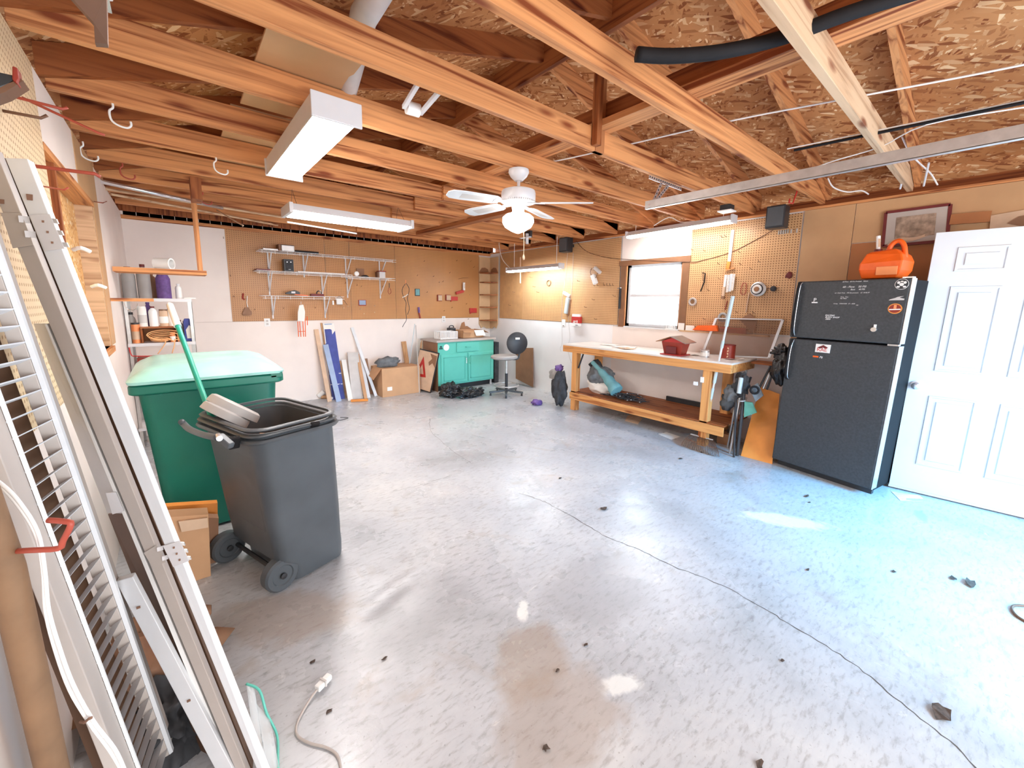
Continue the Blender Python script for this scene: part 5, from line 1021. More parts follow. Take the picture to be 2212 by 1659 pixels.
B().loft([[(fx-.07,fy-.10,Z+.005),(fx+.07,fy-.10,Z+.005),(fx+.07,fy+.10,Z+.005),(fx-.07,fy+.10,Z+.005)],[(fx-.09,fy-.13,Z+.15),(fx+.09,fy-.13,Z+.15),(fx+.09,fy+.13,Z+.15),(fx-.09,fy+.13,Z+.15)]]).go('hopper', 'dark_red', t, bevel=.006)
B().prism([(fx-.092,fy-.13,Z+.15),(fx-.092,fy+.13,Z+.15),(fx-.092,fy,Z+.205)], (.184,0,0)).go('gable', 'red_plastic', t)
for s in (-1, 1): B().slab([(fx-.13,fy,Z+.212),(fx+.13,fy,Z+.212),(fx+.13,fy+s*.18,Z+.145),(fx-.13,fy+s*.18,Z+.145)], (0,0,.008)).go('roof_panel', 'cardboard_dark' if s > 0 else 'grey_metal', t)
B().box(fx-.105,fx-.095,fy-.06,fy+.06,Z+.02,Z+.10).go('window_panel', 'maroon', t); B().box(fx-.11,fx+.11,fy-.13,fy+.13,Z,Z+.012).go('tray', 'red_plastic', t, bevel=.003)
t = thing('paint_tin', 'small stained tin can right of the bird feeder', 'can', (4.55,2.02,Z)); B().tube([(4.55,2.05,Z),(4.55,2.05,Z+.075)], .045, 20).go('body', 'galvanised', t, smooth=40); B().ring((4.55,2.05,Z+.077),(0,0,1),.044,.004,20,6).go('rim', 'bright_steel', t); B().tube([(4.55,2.05,Z+.015),(4.55,2.05,Z+.055)], .0462, 20).go('label_band', 'paper', t, smooth=40)
t = thing('coffee_can', 'dark red plastic coffee can with white lettering on the workbench', 'can', (4.62,1.82,Z))
B().tube([(4.63,1.84,Z),(4.63,1.84,Z+.15)], .072, 24).go('body', 'dark_red', t, smooth=40); B().ring((4.63,1.84,Z+.152),(0,0,1),.071,.004,24,6).go('rim', 'maroon', t)
for k in range(4): B().obox((4.63-.072*math.cos(.35),1.84-.072*math.sin(.35),Z+.03+k*.03), (.002,0,0), (0,.008,.004*(1 if k%2 else -1)), (0,0,.009)).go('lettering', 'carton_edge', t)
t = thing('window_screen', 'white framed window screen leaning on the wall behind the workbench', 'screen', (4.8,1.8,Z))
a, b_, c, d = [Vector(q) for q in ((4.9,2.112,1.371), (4.9,1.432,1.382), (4.78,1.485,0.983), (4.78,2.184,0.943))]
for p, q in ((a,b_),(b_,c),(c,d),(d,a)): B().bar(p, q, .012, .026, (1,0,0) if abs((q-p).z) < .1 else (0,1,0)).go('frame_bar', 'white_paint', t)
g, N, L, bs = newmat('screen_mesh'); bs.inputs['Base Color'].default_value = (.25,.13,.08,1); bs.inputs['Alpha'].default_value = .30; bs.inputs['Roughness'].default_value = .8
B().slab([a,b_,c,d], (.002,0,.0)).go('screen_mesh', 'screen_mesh', t)
# on lower shelf
Z2 = .279
t = thing('sack_pile', 'white sack lying on the left end of the lower bench shelf', 'sack', (4.55,3.4,Z2)); B().blob((4.56,3.42,Z2+.10), (.17,.24,.12), 2, .12, 4).go('sack', 'paper', t, smooth=True)
B().blob((4.52,3.45,Z2+.25), (.14,.20,.13), 9, .18, 4, 2.2).go('grey_jacket', 'grey_cloth', label='grey crumpled jacket on top of the white sack', cat='cloth', smooth=True)
t = thing('umbrella_cover', 'long blue green folding chair bag slanting over the sack', 'bag', (4.5,3.2,Z2))
B().tube([(4.46,3.556,0.709), (4.43,3.366,0.594), (4.4,3.2,0.489), (4.38,3.077,0.393)], [.03,.05,.07,.09], 14, smooth=4).go('sleeve', 'teal_cloth', t, smooth=60)
B().tube([(4.56,3.684,0.637), (4.6,3.586,0.713), (4.62,3.513,0.587)], .03, 10, smooth=3).go('dark_strap', 'dark_cloth', t, smooth=True)
b = B(); rr = random.Random(11); pts = []
for i in range(70): pts.append((4.45+rr.uniform(-.09,.10), 2.95+rr.gauss(0,.15), Z2+.02+abs(rr.gauss(0,.035))))
b.tube(pts, .0045, 5, smooth=3); o = b.go('string_lights', 'dark_cloth', label='tangled dark cord with tiny bulbs on the lower bench shelf', cat='cord', smooth=True)
for i in range(12):
    c = pts[i*5+2]; B().blob((c[0],c[1],c[2]+.006), (.008,.008,.010), i, .1, 1).go('bulb', 'galvanised', o)
B().box(4.87,4.90,2.15,2.65,Z2,Z2+.06).go('black_bar', 'black_plastic', label='black bar at the wall on the lower bench shelf', cat='bar')
B().box(4.55,4.72,1.72,1.84,.0,.12).go('wood_block', 'cardboard_dark', label='dark wooden block under the right end of the workbench', cat='block')
t = thing('clothes_pile', 'dark clothes hanging down beside the left bench leg', 'clothes', (4.2,4.1,0)) 
B().blob((4.30,4.02,.26), (.09,.12,.25), 21, .2, 4, 2.2).go('dark_coat', 'dark_cloth', t, smooth=True); B().blob((4.38,4.15,.45), (.10,.12,.10), 22, .3, 3).go('lilac_cloth', 'frost_grey', t, smooth=True); B().blob((4.36,4.10,.55), (.06,.06,.06), 23, .3, 3).go('purple_cloth', 'purple', t, smooth=True)
t = thing('sandal', 'tan shoe sole standing against the left bench leg', 'shoe', (4.22,3.85,0)); B().prism([(4.37,3.82,0.144),(4.409,3.82,0.166),(4.462,3.82,0.131),(4.456,3.82,0.048),(4.397,3.82,0.008),(4.343,3.82,0.079)], (0,.02,0)).go('sole', 'carton_edge', t)
B().blob((4.115,4.303,0.03), (.09,.07,.05), 31, .25, 3).go('purple_cap', 'purple', label='purple rag lying alone on the floor right of the stool', cat='cloth', smooth=True)
B().sheet((4.439,2.965,0.001),(4.449,2.777,0.001),(4.722,2.883,0.001),(4.698,3.098,0.001),6,4,lambda u,v:(0,0,.03*math.sin(3*u)*v+.002),.002).go('leather_scrap', 'carton_edge', label='curled tan scrap on the floor under the workbench', cat='scrap')
B().slab([(4.3,2.406,0.001),(4.237,2.207,0.001),(4.415,2.191,0.001),(4.446,2.381,0.001)], (0,0,.002)).go('paper_card', 'paper', label='white printed card on the floor left of the rake', cat='paper')
# rake
t = thing('leaf_rake', 'metal leaf rake with pale grey handle leaning on the workbench', 'rake', (4.017,1.761,0))
hb = Vector((4.387,1.927,0.1)); ht = Vector((4.3,1.71,1.616)); dv = (ht-hb)
B().tube([hb, hb+dv*.45], .011, 10).go('lower_handle', 'white_metal', t, smooth=40); B().tube([hb+dv*.40, hb+dv*.52], .017, 10).go('collar', 'grey_blue_plastic', t, smooth=40); B().tube([hb+dv*.52, hb+dv*.82], .011, 10).go('middle_handle', 'white_metal', t); B().tube([hb+dv*.28,hb+dv*.36], .016, 10).go('collar', 'grey_blue_plastic', t); B().tube([hb+dv*.65,hb+dv*.70], .015, 10).go('collar', 'grey_blue_plastic', t); B().tube([hb+dv*.80, ht], .018, 10).go('grip', 'grey_blue_plastic', t, smooth=40)
L0, R0, L1, R1 = [Vector(q) for q in ((4.311,2.025,0.1), (4.334,1.792,0.09), (4.124,2.029,0.012), (4.102,1.624,0.012))]
B().bar(L0, R0, .02, .012).go('head_bar', 'vent_grey', t)
for i in range(22):
    f = i/21; p = L0.lerp(R0, f); q = L1.lerp(R1, f)+Vector((0,0,0)); m = p.lerp(q,.9)+Vector((0,0,.02)); bow = -.05*math.sin(f*PI)
    q = q+Vector((-.02,-.03,0))*math.sin(f*PI); m = m+Vector((-.02,-.03,0))*math.sin(f*PI)
    B().tube([p, p.lerp(m,.5)+Vector((0,0,.01)), m, q], .0036, 5).go('tine', 'brown_metal', t)
B().tube([L0.lerp(L1,.6)+Vector((0,0,.02)), L0.lerp(L1,.6).lerp(R0.lerp(R1,.6),.5)+Vector((-.02,-.03,.02)), R0.lerp(R1,.6)+Vector((0,0,.02))], .004, 6, smooth=4).go('spreader', 'brown_metal', t)
# leaning orange plywood and black chairs
B().slab([(4.34,1.508,0),(4.351,1.227,0),(4.7,1.329,0.629),(4.72,1.524,0.671)], (.015,.003,0)).go('plywood_sheet', 'orange_board', label='orange brown plywood panel leaning left of the fridge', cat='board')
t = thing('folding_chair', 'bundle of folded black camping chairs with straps leaning on the orange panel', 'chair', (4.3,1.62,0))
T0 = [((4.5,1.592,0.863),(4.598,1.701,0)),((4.5,1.542,0.797),(4.652,1.792,0)),((4.45,1.622,0.805),(4.47,1.693,0)),((4.4,1.557,0.638),(4.309,1.532,0)),((4.4,1.592,0.583),(4.317,1.607,0)),((4.4,1.629,0.6),(4.242,1.537,0)),((4.42,1.538,0.59),(4.751,1.853,0))]
for k, (a, c) in enumerate(T0): B().tube([a, c], .011 if k != 3 else .016, 8).go('pole', 'black_plastic' if k%2 else 'grey_metal', t)
B().blob((4.42,1.594,0.716), (.05,.07,.12), 41, .22, 4, 2.2).go('black_fabric', 'dark_cloth', t, smooth=True); B().blob((4.44,1.691,0.608), (.05,.07,.10), 42, .22, 4, 2.2).go('grey_fabric', 'grey_cloth', t, smooth=True)
B().slab([(4.36,1.501,0.71),(4.4,1.444,0.762),(4.4,1.384,0.646),(4.36,1.431,0.582)], (.02,0,0)).go('strap_flap', 'grey_cloth', t); B().ring((4.34,1.443,0.7), (1,.3,0), .035, .012, 16, 6).go('cup_holder', 'black_rubber', t)
B().slab([(4.36,1.531,0.562),(4.38,1.47,0.562),(4.4,1.425,0.463),(4.36,1.521,0.4)], (.02,0,0)).go('green_flap', 'green_cloth', t)
B().tube([(4.38,1.59,0.798),(4.36,1.59,0.637)], .022, 10).go('silver_sleeve', 'grey_blue_plastic', t, smooth=40); B().ring((4.38,1.565,0.562), (0,.2,1), .03, .008, 14, 6).go('bundle_ring', 'galvanised', t)
B().blob((4.44,1.719,0.502), (.03,.07,.09), 43, .3, 3).go('loose_fabric', 'bin_grey', t, smooth=True)
t = thing('umbrella_bag', 'black shiny bag and folded umbrellas wedged between bench and fridge', 'bag', (4.6,1.4,.7))
B().blob((4.55,1.298,0.898), (.06,.085,.16), 51, .18, 4, 2.2).go('bag', 'trash_black', t, smooth=True); B().blob((4.6,1.325,1.067), (.05,.07,.06), 52, .4, 4, 3.5).go('gathered_top', 'trash_black', t, smooth=True)
for k, (a, c) in enumerate((((4.6,1.405,0.926),(4.55,1.472,0.691)),((4.58,1.385,0.907),(4.53,1.432,0.691)),((4.58,1.367,0.895),(4.53,1.398,0.687)))): B().tube([a, c], .010, 8).go('umbrella_rib', ('black_plastic','grey_metal','black_plastic')[k], t)
B().box(4.70,4.90,1.26,1.55,.645,.66).go('support_board', 'brown_Y', label='short brown board on which the black shiny bag rests', cat='board') if False else None
t = thing('wall_bracket_shelf', 'small wooden bracket shelf between workbench and fridge', 'shelf', (4.9,1.57,0.954)); B().box(4.74,XR,1.40,1.64,.905,.925).go('board', 'brown_Y', t); B().box(4.76,4.79,1.44,1.47,.82,.905).go('bracket_leg', 'brown_Z', t)

# ------------------------------------------------------------ fridge
fo = Vector((4.335,1.235,0)); fu = Vector((-.1725,-.985,0)); fn = Vector((-.985,.1725,0)); UP = Vector((0,0,1))
FW, FD = .765, .62
def FP(u, z, n=0): return fo+fu*(u+.03*z)+UP*z+fn*n
def fbox(u0, u1, z0, z1, n0, n1):
    return B().hexa([FP(u0,z0,n0),FP(u0,z0,n1),FP(u1,z0,n1),FP(u1,z0,n0),FP(u0,z1,n0),FP(u0,z1,n1),FP(u1,z1,n1),FP(u1,z1,n0)])
t = thing('refrigerator', 'black top freezer refrigerator with stickers and handwriting beside the white door', 'refrigerator', FP(FW/2,0,-.3))
fbox(.01,FW-.015,.03,1.735,-FD,-.105).go('body', 'fridge_side', t, bevel=.006)
fbox(.02,FW-.02,.0,.06,-.12,-.08).go('kick_plate', 'black_plastic', t)
fz = fbox(0,FW-.003,1.245,1.742,-.095,0).go('freezer_door', 'fridge_black', t, bevel=.010); lo = fbox(0,FW-.003,.065,1.232,-.095,0).go('fridge_door', 'fridge_black', t, bevel=.010)
fbox(FW-.0025,FW+.001,1.247,1.742,-.092,-.001).go('door_edge_trim', 'bright_steel', fz); fbox(FW-.0025,FW+.001,.067,1.23,-.092,-.001).go('door_edge_trim', 'bright_steel', lo)
fbox(FW-.07,FW-.005,1.232,1.245,-.04,.003).go('hinge', 'bright_steel', t); fbox(FW-.06,FW,1.742,1.752,-.06,-.01).go('hinge', 'bright_steel', t)
def handle(u, z0, z1, door, flip):
    b = B(); P_ = [FP(u-.012,z0,.004), FP(u-.012,z0+(.05),.042), FP(u-.012,z1-.09,.045), FP(u-.012,z1,.008)] if not flip else [FP(u-.012,z0,.008), FP(u-.012,z0+.09,.045), FP(u-.012,z1-.05,.042), FP(u-.012,z1,.004)]
    h = B().tube(spline([Vector(p) for p in P_], 5), .011, 8).go('handle', 'fridge_side', door, smooth=True)
    P2 = [Vector(p)+fu*.014 for p in P_]; B().tube(spline(P2, 5), .0035, 6).go('handle_edge', 'bright_steel', h, smooth=True)
handle(.045, 1.26, 1.73, fz, True) ; handle(.045, .86, 1.225, lo, False)
B().tube([FP(.03,1.70,.001),FP(.03,1.70,.004)], .008, 12).go('screw_cap', 'bright_steel', fz)
def M4(u, z, n=.002, ry=0):
    R_ = Matrix((fu, UP, fn)).transposed().to_4x4(); return Matrix.Translation(FP(u-.03*z,z,n)) @ R_ @ Matrix.Rotation(ry, 4, 'Z')
def fpoly(P_, n0=.001, n1=.003): return B().prism([FP(u-.03*z,z,n0) for u, z in P_], fn*(n1-n0))
# stickers, positions in metres on the door face
def fdisc(u, z, ru, rz, m, par, nm, n0=.001, n1=.002, k=28): return fpoly([(u+ru*math.cos(i*2*PI/k), z+rz*math.sin(i*2*PI/k)) for i in range(k)], n0, n1).go(nm, m, par)
u0, z0 = (0.762,1.697)
s = fdisc(u0, z0, .040,.040,'paper',fz,'round_sticker'); fdisc(u0,z0,.037,.037,'black_plastic',s,'sticker_field',.002,.003)
for du, dz, ru, rz in ((-.018,.012,.009,.010),(.018,.012,.009,.010),(0,-.002,.013,.012),(-.018,-.019,.010,.007),(.018,-.019,.010,.007),(0,.020,.009,.005)): fdisc(u0+du,z0+dz,ru,rz,'paper',s,'emblem_mark',.003,.004,14)
u0, z0 = (0.744,1.515); s = fdisc(u0,z0,.042,.039,'orange_board',fz,'round_sticker'); fdisc(u0,z0,.035,.032,'dark_red',s,'sticker_field',.002,.003); fpoly([(u0-.033,z0-.012),(u0+.033,z0-.008),(u0+.033,z0+.0),(u0-.033,z0-.004)],.003,.004).go('sticker_stripe','paper',s); fpoly([(u0-.008,z0+.0),(u0+.008,z0+.0),(u0+.008,z0+.028),(u0-.008,z0+.028)],.003,.004).go('sticker_bar','orange_light',s)
u0, z0 = (0.748,1.591); fpoly([(u0-.048,z0-.014),(u0+.040,z0-.012),(u0+.042,z0-.002),(u0+.012,z0+.006),(u0+.038,z0+.020),(u0+.002,z0+.012),(u0-.012,z0+.004),(u0-.040,z0-.006)]).go('car_sticker','vent_grey',fz)
u0, z0 = (0.207,1.565); fpoly([(u0-.022,z0-.012),(u0+.022,z0-.012),(u0+.022,z0-.002),(u0-.022,z0-.002)]).go('magnet','white_plastic',fz); text('P','letter_magnet','white_plastic',fz,M4(u0-.012,z0+.0,.001),.045)
u0, z0 = (0.325,1.433)
for k, s_ in enumerate(('RACING','BODY SHOP','2004')): text(s_,'sticker_text','white_plastic',fz,M4(u0-.028+k*.002,z0+.012-k*.016,.001),.018,shear=.3)
u0, z0 = (0.638,1.35); o = fdisc(u0,z0,.019,.017,'bright_steel',fz,'bottle_opener',.001,.014); fpoly([(u0-.004,z0+.012),(u0+.012,z0+.012),(u0+.012,z0+.040),(u0-.004,z0+.040)],.001,.006).go('opener_tab','paper',o)
u0, z0 = (0.313,1.166); s = fpoly([(u0-.058,z0-.036),(u0+.052,z0-.036),(u0+.055,z0+.036),(u0-.056,z0+.036)]).go('logo_sticker','paper',lo)
fpoly([(u0-.040,z0+.006),(u0,z0+.030),(u0+.036,z0+.010),(u0+.018,z0-.002),(u0,z0+.008),(u0-.018,z0-.002)],.003,.004).go('logo_emblem','maroon',s); text('RAE','logo_text','red_plastic',s,M4(u0-.046,z0-.026,.0035),.044,.0006)
u0, z0 = (0.286,1.09); s = fpoly([(u0-.042,z0-.007),(u0+.0,z0-.007),(u0+.0,z0+.007),(u0-.042,z0+.007)]).go('orange_sticker','orange_plastic',lo); text('76','sticker_number','white_plastic',lo,M4(u0+.004,z0-.010,.001),.026,shear=.3)
WR = [((0.39,1.728),'60 Flow   60 Pos Preload   10mm',.013),((0.395,1.683),'60 - Flow    50 PSI',.022),((0.451,1.663),'Base     40 PSI',.017),((0.345,1.638),'oil  Chain Press   190 Lbs pressure    oil  18.40-97',.012),((0.388,1.604),'Tires  Tire\nNo Filter',.013),((0.345,1.55),'mixing   14000/5000   07 - 4000\n                                                 Oil',.012)]
for (u, z), s_, sz in WR: text(s_,'handwriting','chalk',fz,M4(u,z-.004,.001),sz*.95,.0003,shear=.25)
# gas can
t = thing('fuel_can', 'orange plastic fuel can with white spout standing on the refrigerator', 'fuel can', FP(.42,1.745,-.15))
def GP(u, z, n): return FP(.40+u, 1.752+z*1.18, -.10+n)
B().loft([[GP(.02,0,.0),GP(.24,0,.0),GP(.24,0,-.20),GP(.02,0,-.20)],[GP(0,.06,.02),GP(.265,.05,.02),GP(.265,.05,-.22),GP(0,.06,-.22)],[GP(.0,.10,.02),GP(.268,.11,.02),GP(.268,.11,-.22),GP(.0,.10,-.22)],[GP(.03,.165,.005),GP(.25,.15,.005),GP(.25,.15,-.20),GP(.03,.165,-.20)],[GP(.05,.18,-.02),GP(.20,.19,-.02),GP(.20,.19,-.17),GP(.05,.18,-.17)]]).go('tank', 'orange_plastic', t, bevel=.010)
B().tube([GP(.13,.165,-.09),GP(.15,.225,-.09),GP(.19,.245,-.09),GP(.225,.21,-.09),GP(.245,.13,-.09)], .017, 10, smooth=5).go('carry_handle', 'orange_plastic', t, smooth=True)
B().slab([GP(.115,.02,.013),GP(.245,.02,.013),GP(.245,.075,.022),GP(.115,.075,.022)], fn*.004).go('front_panel', 'orange_light', t, bevel=.003)
B().tube([GP(.07,.175,-.09),GP(.07,.20,-.09)], .026, 14).go('spout_collar', 'maroon', t); B().tube([GP(.07,.195,-.09),GP(.055,.29,-.09)], .014, 12).go('spout', 'white_plastic', t, smooth=40); B().bar(GP(.078,.215,-.08),GP(.068,.27,-.08),.008,.012).go('spout_catch', 'carton_edge', t)
# picture and wall bits above the door
t = thing('framed_picture', 'framed sepia landscape print with a dark brown frame on the plywood wall', 'picture', (4.925,0.526,2.054))
a, b_, c, d = [Vector(q) for q in ((4.925,0.739,2.353), (4.925,0.351,2.358), (4.925,0.338,2.072), (4.925,0.729,2.065))]
B().slab([a,b_,c,d], (-.008,0,0)).go('mat_board', 'beige_stile', t)
for p, q in ((a,b_),(b_,c),(c,d),(d,a)): B().bar(p, q, .022, .022, (1,0,0)).go('frame_bar', 'maroon', t)
ce = (a+b_+c+d)/4
B().slab([ce+(p-ce)*.62+Vector((-.010,0,0)) for p in (a,b_,c,d)], (-.002,0,0)).go('print', 'sepia', t)
B().sheet((4.911,0.702,2.065),(4.911,0.384,2.131),(4.911,0.386,2.15),(4.911,0.676,2.106),8,2,lambda u,v:(-.01*math.sin(5*u),0,.01*math.sin(9*u)),.002).go('torn_paper', 'carton_edge', t)
B().bar((4.925,0.339,2.237), (4.925,0.124,2.23), .03, .08, (0,0,1)).go('wall_board', 'dark_plywood', label='reddish board on the wall just over the white door', cat='board')
t = thing('wall_poster', 'pale poster with dark curved shape above the right end of the white door', 'poster', (4.925,0.026,2.175))
B().slab([(4.933,0.125,2.238),(4.933,-0.133,2.267),(4.933,-0.164,2.02),(4.933,0.114,2.049)], (-.004,0,0)).go('sheet', 'carton_edge', t); B().slab([(4.927,0.036,2.167),(4.927,-0.014,2.21),(4.927,-0.137,2.233),(4.927,-0.155,2.085)], (-.003,0,0)).go('dark_shape', 'brown_board', t)
# white door leaf standing open against the wall
do = Vector((4.58,.42,0)); du = Vector((.1087,-.9941,0)); dn = Vector((-.9941,-.1087,0)); DW = .86; DH = 2.10
def DP(u, z, n=0): return do+du*(u+.02*z)+UP*z+dn*n
def dbox(u0, u1, z0, z1, n0, n1): return B().hexa([DP(u0,z0,n0),DP(u0,z0,n1),DP(u1,z0,n1),DP(u1,z0,n0),DP(u0,z1,n0),DP(u0,z1,n1),DP(u1,z1,n1),DP(u1,z1,n0)])
t = thing('white_door', 'white six panel door standing open beside the refrigerator', 'door', DP(.4,.0,-.02))
dbox(0,DW,.03,DH,-.042,0).go('leaf', 'door_white', t, bevel=.002)
for (u0,u1) in ((.13,.39),(.50,.76)):
    for (z0,z1) in ((.25,.83),(1.03,1.69),(1.80,1.98)):
        pm = B()
        for (o_, i_, n_) in ((0,.012,.007),(.012,.03,.002)):
            pass
        Q = lambda k, n: [DP(u0+k,z0+k,n),DP(u1-k,z0+k,n),DP(u1-k,z1-k,n),DP(u0+k,z1-k,n)]
        P_ = B().loft([Q(0,.0005),Q(.004,.008),Q(.014,.008),Q(.020,.0008),Q(.045,.0012),Q(.050,.009)], cap=(False,True)).go('raised_panel', 'door_white', t)
dbox(-.002,DW,.012,.03,-.05,.004).go('door_sweep', 'white_metal', t)
u0, z0 = (0.065,0.902); u0 -= .02*z0
B().lathe([(.0,0),(.034,0),(.034,.008),(.012,.012),(.012,.035),(.027,.042),(.029,.055),(.020,.064),(.0,.066)], DP(u0,z0,0), dn, 24).go('knob', 'bright_steel', t, smooth=40)
B().sheet((4.483,0.39,0.001),(4.322,0.316,0.001),(4.503,0.162,0.001),(4.545,0.258,0.001),6,3,lambda u,v:(0,0,.012*math.sin(6*u)*v+.001),.001).go('crumpled_paper', 'paper', label='crumpled white scrap of paper under the bottom of the white door', cat='paper')

# ------------------------------------------------------------ stool
sx, sy = 4.16, 5.10
t = thing('drafting_stool', 'black and grey drafting stool with a round backrest and foot ring', 'stool', (sx,sy,0))
for i in range(5):
    a = i*2*PI/5+.25; u = Vector((math.cos(a),math.sin(a),0))
    B().bar(Vector((sx,sy,.075))+u*.02, Vector((sx,sy,.055))+u*.29, .035, .03).go('leg', 'bin_grey', t, bevel=.004)
    B().tube([Vector((sx,sy,.0))+u*.27, Vector((sx,sy,.05))+u*.27], [.018,.012], 10).go('foot_glide', 'black_plastic', t)
B().tube([(sx,sy,.04),(sx,sy,.36)], .024, 14).go('column', 'black_plastic', t, smooth=40); B().tube([(sx,sy,.36),(sx,sy,.60)], .013, 12).go('gas_lift', 'bright_steel', t, smooth=40)
B().ring((sx,sy,.165), (0,0,1), .205, .010, 36, 8).go('foot_ring', 'galvanised', t, smooth=True); B().tube([(sx-.2,sy,.165),(sx+.2,sy,.165)], .007, 6).go('ring_spoke', 'grey_metal', t)
B().loft([[(sx-.05+r*.23*math.cos(k*PI/10),sy+r*.21*math.sin(k*PI/10),z) for k in range(20)] for r, z in ((.75,.60),(1,.625),(1,.655),(.9,.668),(.5,.66))]).go('seat', 'frost_grey', t, smooth=50)
B().box(sx-.09,sx+.09,sy-.07,sy+.07,.585,.605).go('seat_plate', 'black_plastic', t)
B().tube([(sx+.05,sy,.60),(sx+.20,sy-.03,.59),(sx+.24,sy-.04,.66),(sx+.22,sy-.05,.85)], .017, 8, smooth=4).go('back_arm', 'bin_grey', t, smooth=True)
bd = Vector((-.80,-.25,.08)).normalized()
B().lathe([(.0,-.03),(.12,-.028),(.175,-.012),(.185,.005),(.15,.022),(.0,.03)], (sx+.17,sy-.06,.86), Vector((-.35,-.93,.05)), 28).go('backrest', 'black_plastic', t, smooth=40)
B().obox(Vector((sx+.15,sy-.095,.94)), (.035,-.012,0), (.003,.009,0), (0,0,.016)).go('back_label', 'paper', t)
B().slab([(4.925,5.767,0.675),(4.925,5.291,0.72),(4.855,5.195,0.02),(4.855,5.673,0.108)], (.012,0,0)).go('brown_board', 'brown_board', label='brown hardboard sheet leaning on the wall behind the stool', cat='board')
B().box(4.60,4.70,6.0,6.30,.0,.78).go('dark_panel', 'dark_cloth', label='dark grey panel standing between teal cabinet and brown hardboard', cat='panel')
# black trash bag
t = thing('trash_bag', 'crumpled shiny black trash bag lying before the teal cabinet', 'bag', (3.5,5.4,0))
B().blob((3.32,5.52,.10), (.15,.14,.13), 61, .26, 5, 2.2).blob((3.58,5.32,.075), (.22,.13,.085), 62, .26, 5, 2.4).go('bag', 'trash_black', t, smooth=True)

# ------------------------------------------------------------ green wheeled bin
t = thing('wheeled_bin', 'large green wheeled bin with pale lid by the left wall', 'bin', (.12,3.6,0))
def rrect(cx_, cy_, hx, hy, r, z, ang=0.0, k=5, sk=0):
    P_ = []; c_, s_ = math.cos(ang), math.sin(ang)
    for q, (ax_, ay_) in enumerate(((1,1),(-1,1),(-1,-1),(1,-1))):
        for j in range(k+1):
            a = q*PI/2+j*PI/2/k; x = ax_*(hx-r)+r*math.cos(a); y = ay_*(hy-r)+r*math.sin(a)
            P_.append((cx_+x*c_-y*s_, cy_+x*s_+y*c_, z))
    return P_
gx, gy = .155, 3.62
B().loft([rrect(gx,gy-.06,.29,.36,.06,.02), rrect(gx,gy-.03,.31,.40,.06,.30), rrect(gx,gy,.36,.45,.06,.96)]).go('body', 'bin_green', t, smooth=40)
B().loft([rrect(gx,gy,.385,.475,.05,.955), rrect(gx,gy,.40,.49,.05,.965), rrect(gx,gy,.40,.49,.05,1.01), rrect(gx,gy,.385,.475,.05,1.02)]).go('rim', 'bin_green', t, smooth=40, bevel=.004)
B().loft([rrect(gx,gy-.005,.40,.49,.05,1.022), rrect(gx,gy-.005,.405,.495,.05,1.04), rrect(gx,gy,.38,.46,.07,1.065), rrect(gx-.01,gy+.02,.31,.38,.09,1.10), rrect(gx-.01,gy+.03,.24,.30,.09,1.11)]).go('lid', 'lid_green_highlit', t, smooth=40)
B().box(.47,.545,3.13,3.16,.99,1.03).go('lid_latch', 'bin_green', t, bevel=.006)
for x in (gx-.30, gx+.30): B().tube([(x-.03,gy+.36,.13),(x+.03,gy+.36,.13)], .125, 24).go('wheel', 'black_rubber', t, smooth=40)
B().tube([(gx-.2,gy+.52,.98),(gx+.2,gy+.52,.98)], .016, 10).go('handle', 'bin_green', t)
for x in (-.05,.30): B().box(x,x+.012,gy-.432,gy-.40,.35,.93).go('rib', 'bin_green', t)

# ------------------------------------------------------------ black wheeled bin
bx, by, BA = .345, 2.46, .31
t = thing('wheeled_bin', 'open dark grey wheeled bin in front of the green bin', 'bin', (.38,2.45,0))
def ring(dx, dy, hx, hy, r, z): return rrect(bx+dx, by+dy, hx, hy, r, z, BA, 6)
outer = [ring(.105,.09,.150,.25,.04,.012), ring(.105,.09,.155,.255,.05,.03), ring(.100,.085,.160,.258,.05,.10), ring(.065,.075,.188,.265,.05,.16), ring(.05,.055,.198,.272,.06,.35), ring(.015,.02,.212,.290,.08,.80), ring(0,0,.218,.298,.09,.88)]
inner = [ring(0,0,.208,.288,.09,.88), ring(.01,.02,.20,.275,.08,.75), ring(.03,.05,.18,.25,.06,.35), ring(.08,.07,.13,.22,.05,.08)]
B().loft(outer+inner).go('body', 'bin_grey', t, smooth=35)
for k, (z0, z1, e) in enumerate(((.855,.875,.020),(.885,.90,.014),(.912,.926,.006))):
    B().loft([ring(0,0,.218+e,.298+e,.09,z0), ring(0,0,.224+e,.304+e,.09,(z0+z1)/2), ring(0,0,.218+e,.298+e,.09,z1), ring(0,0,.210,.290,.09,z1), ring(0,0,.210,.290,.09,z0)], closed=True).go('rim_band', 'bin_grey', t, smooth=50)
def LB(u, v, z): c_, s_ = math.cos(BA), math.sin(BA); return Vector((bx+u*c_-v*s_, by+u*s_+v*c_, z))
B().loft([ring(.03,.04,.18,.25,.07,.62), ring(.02,.03,.185,.255,.07,.70)]).blob(LB(.03,.02,.70), (.14,.20,.06), 71, .4, 4, 3).go('rubbish', 'cardboard_dark', t)
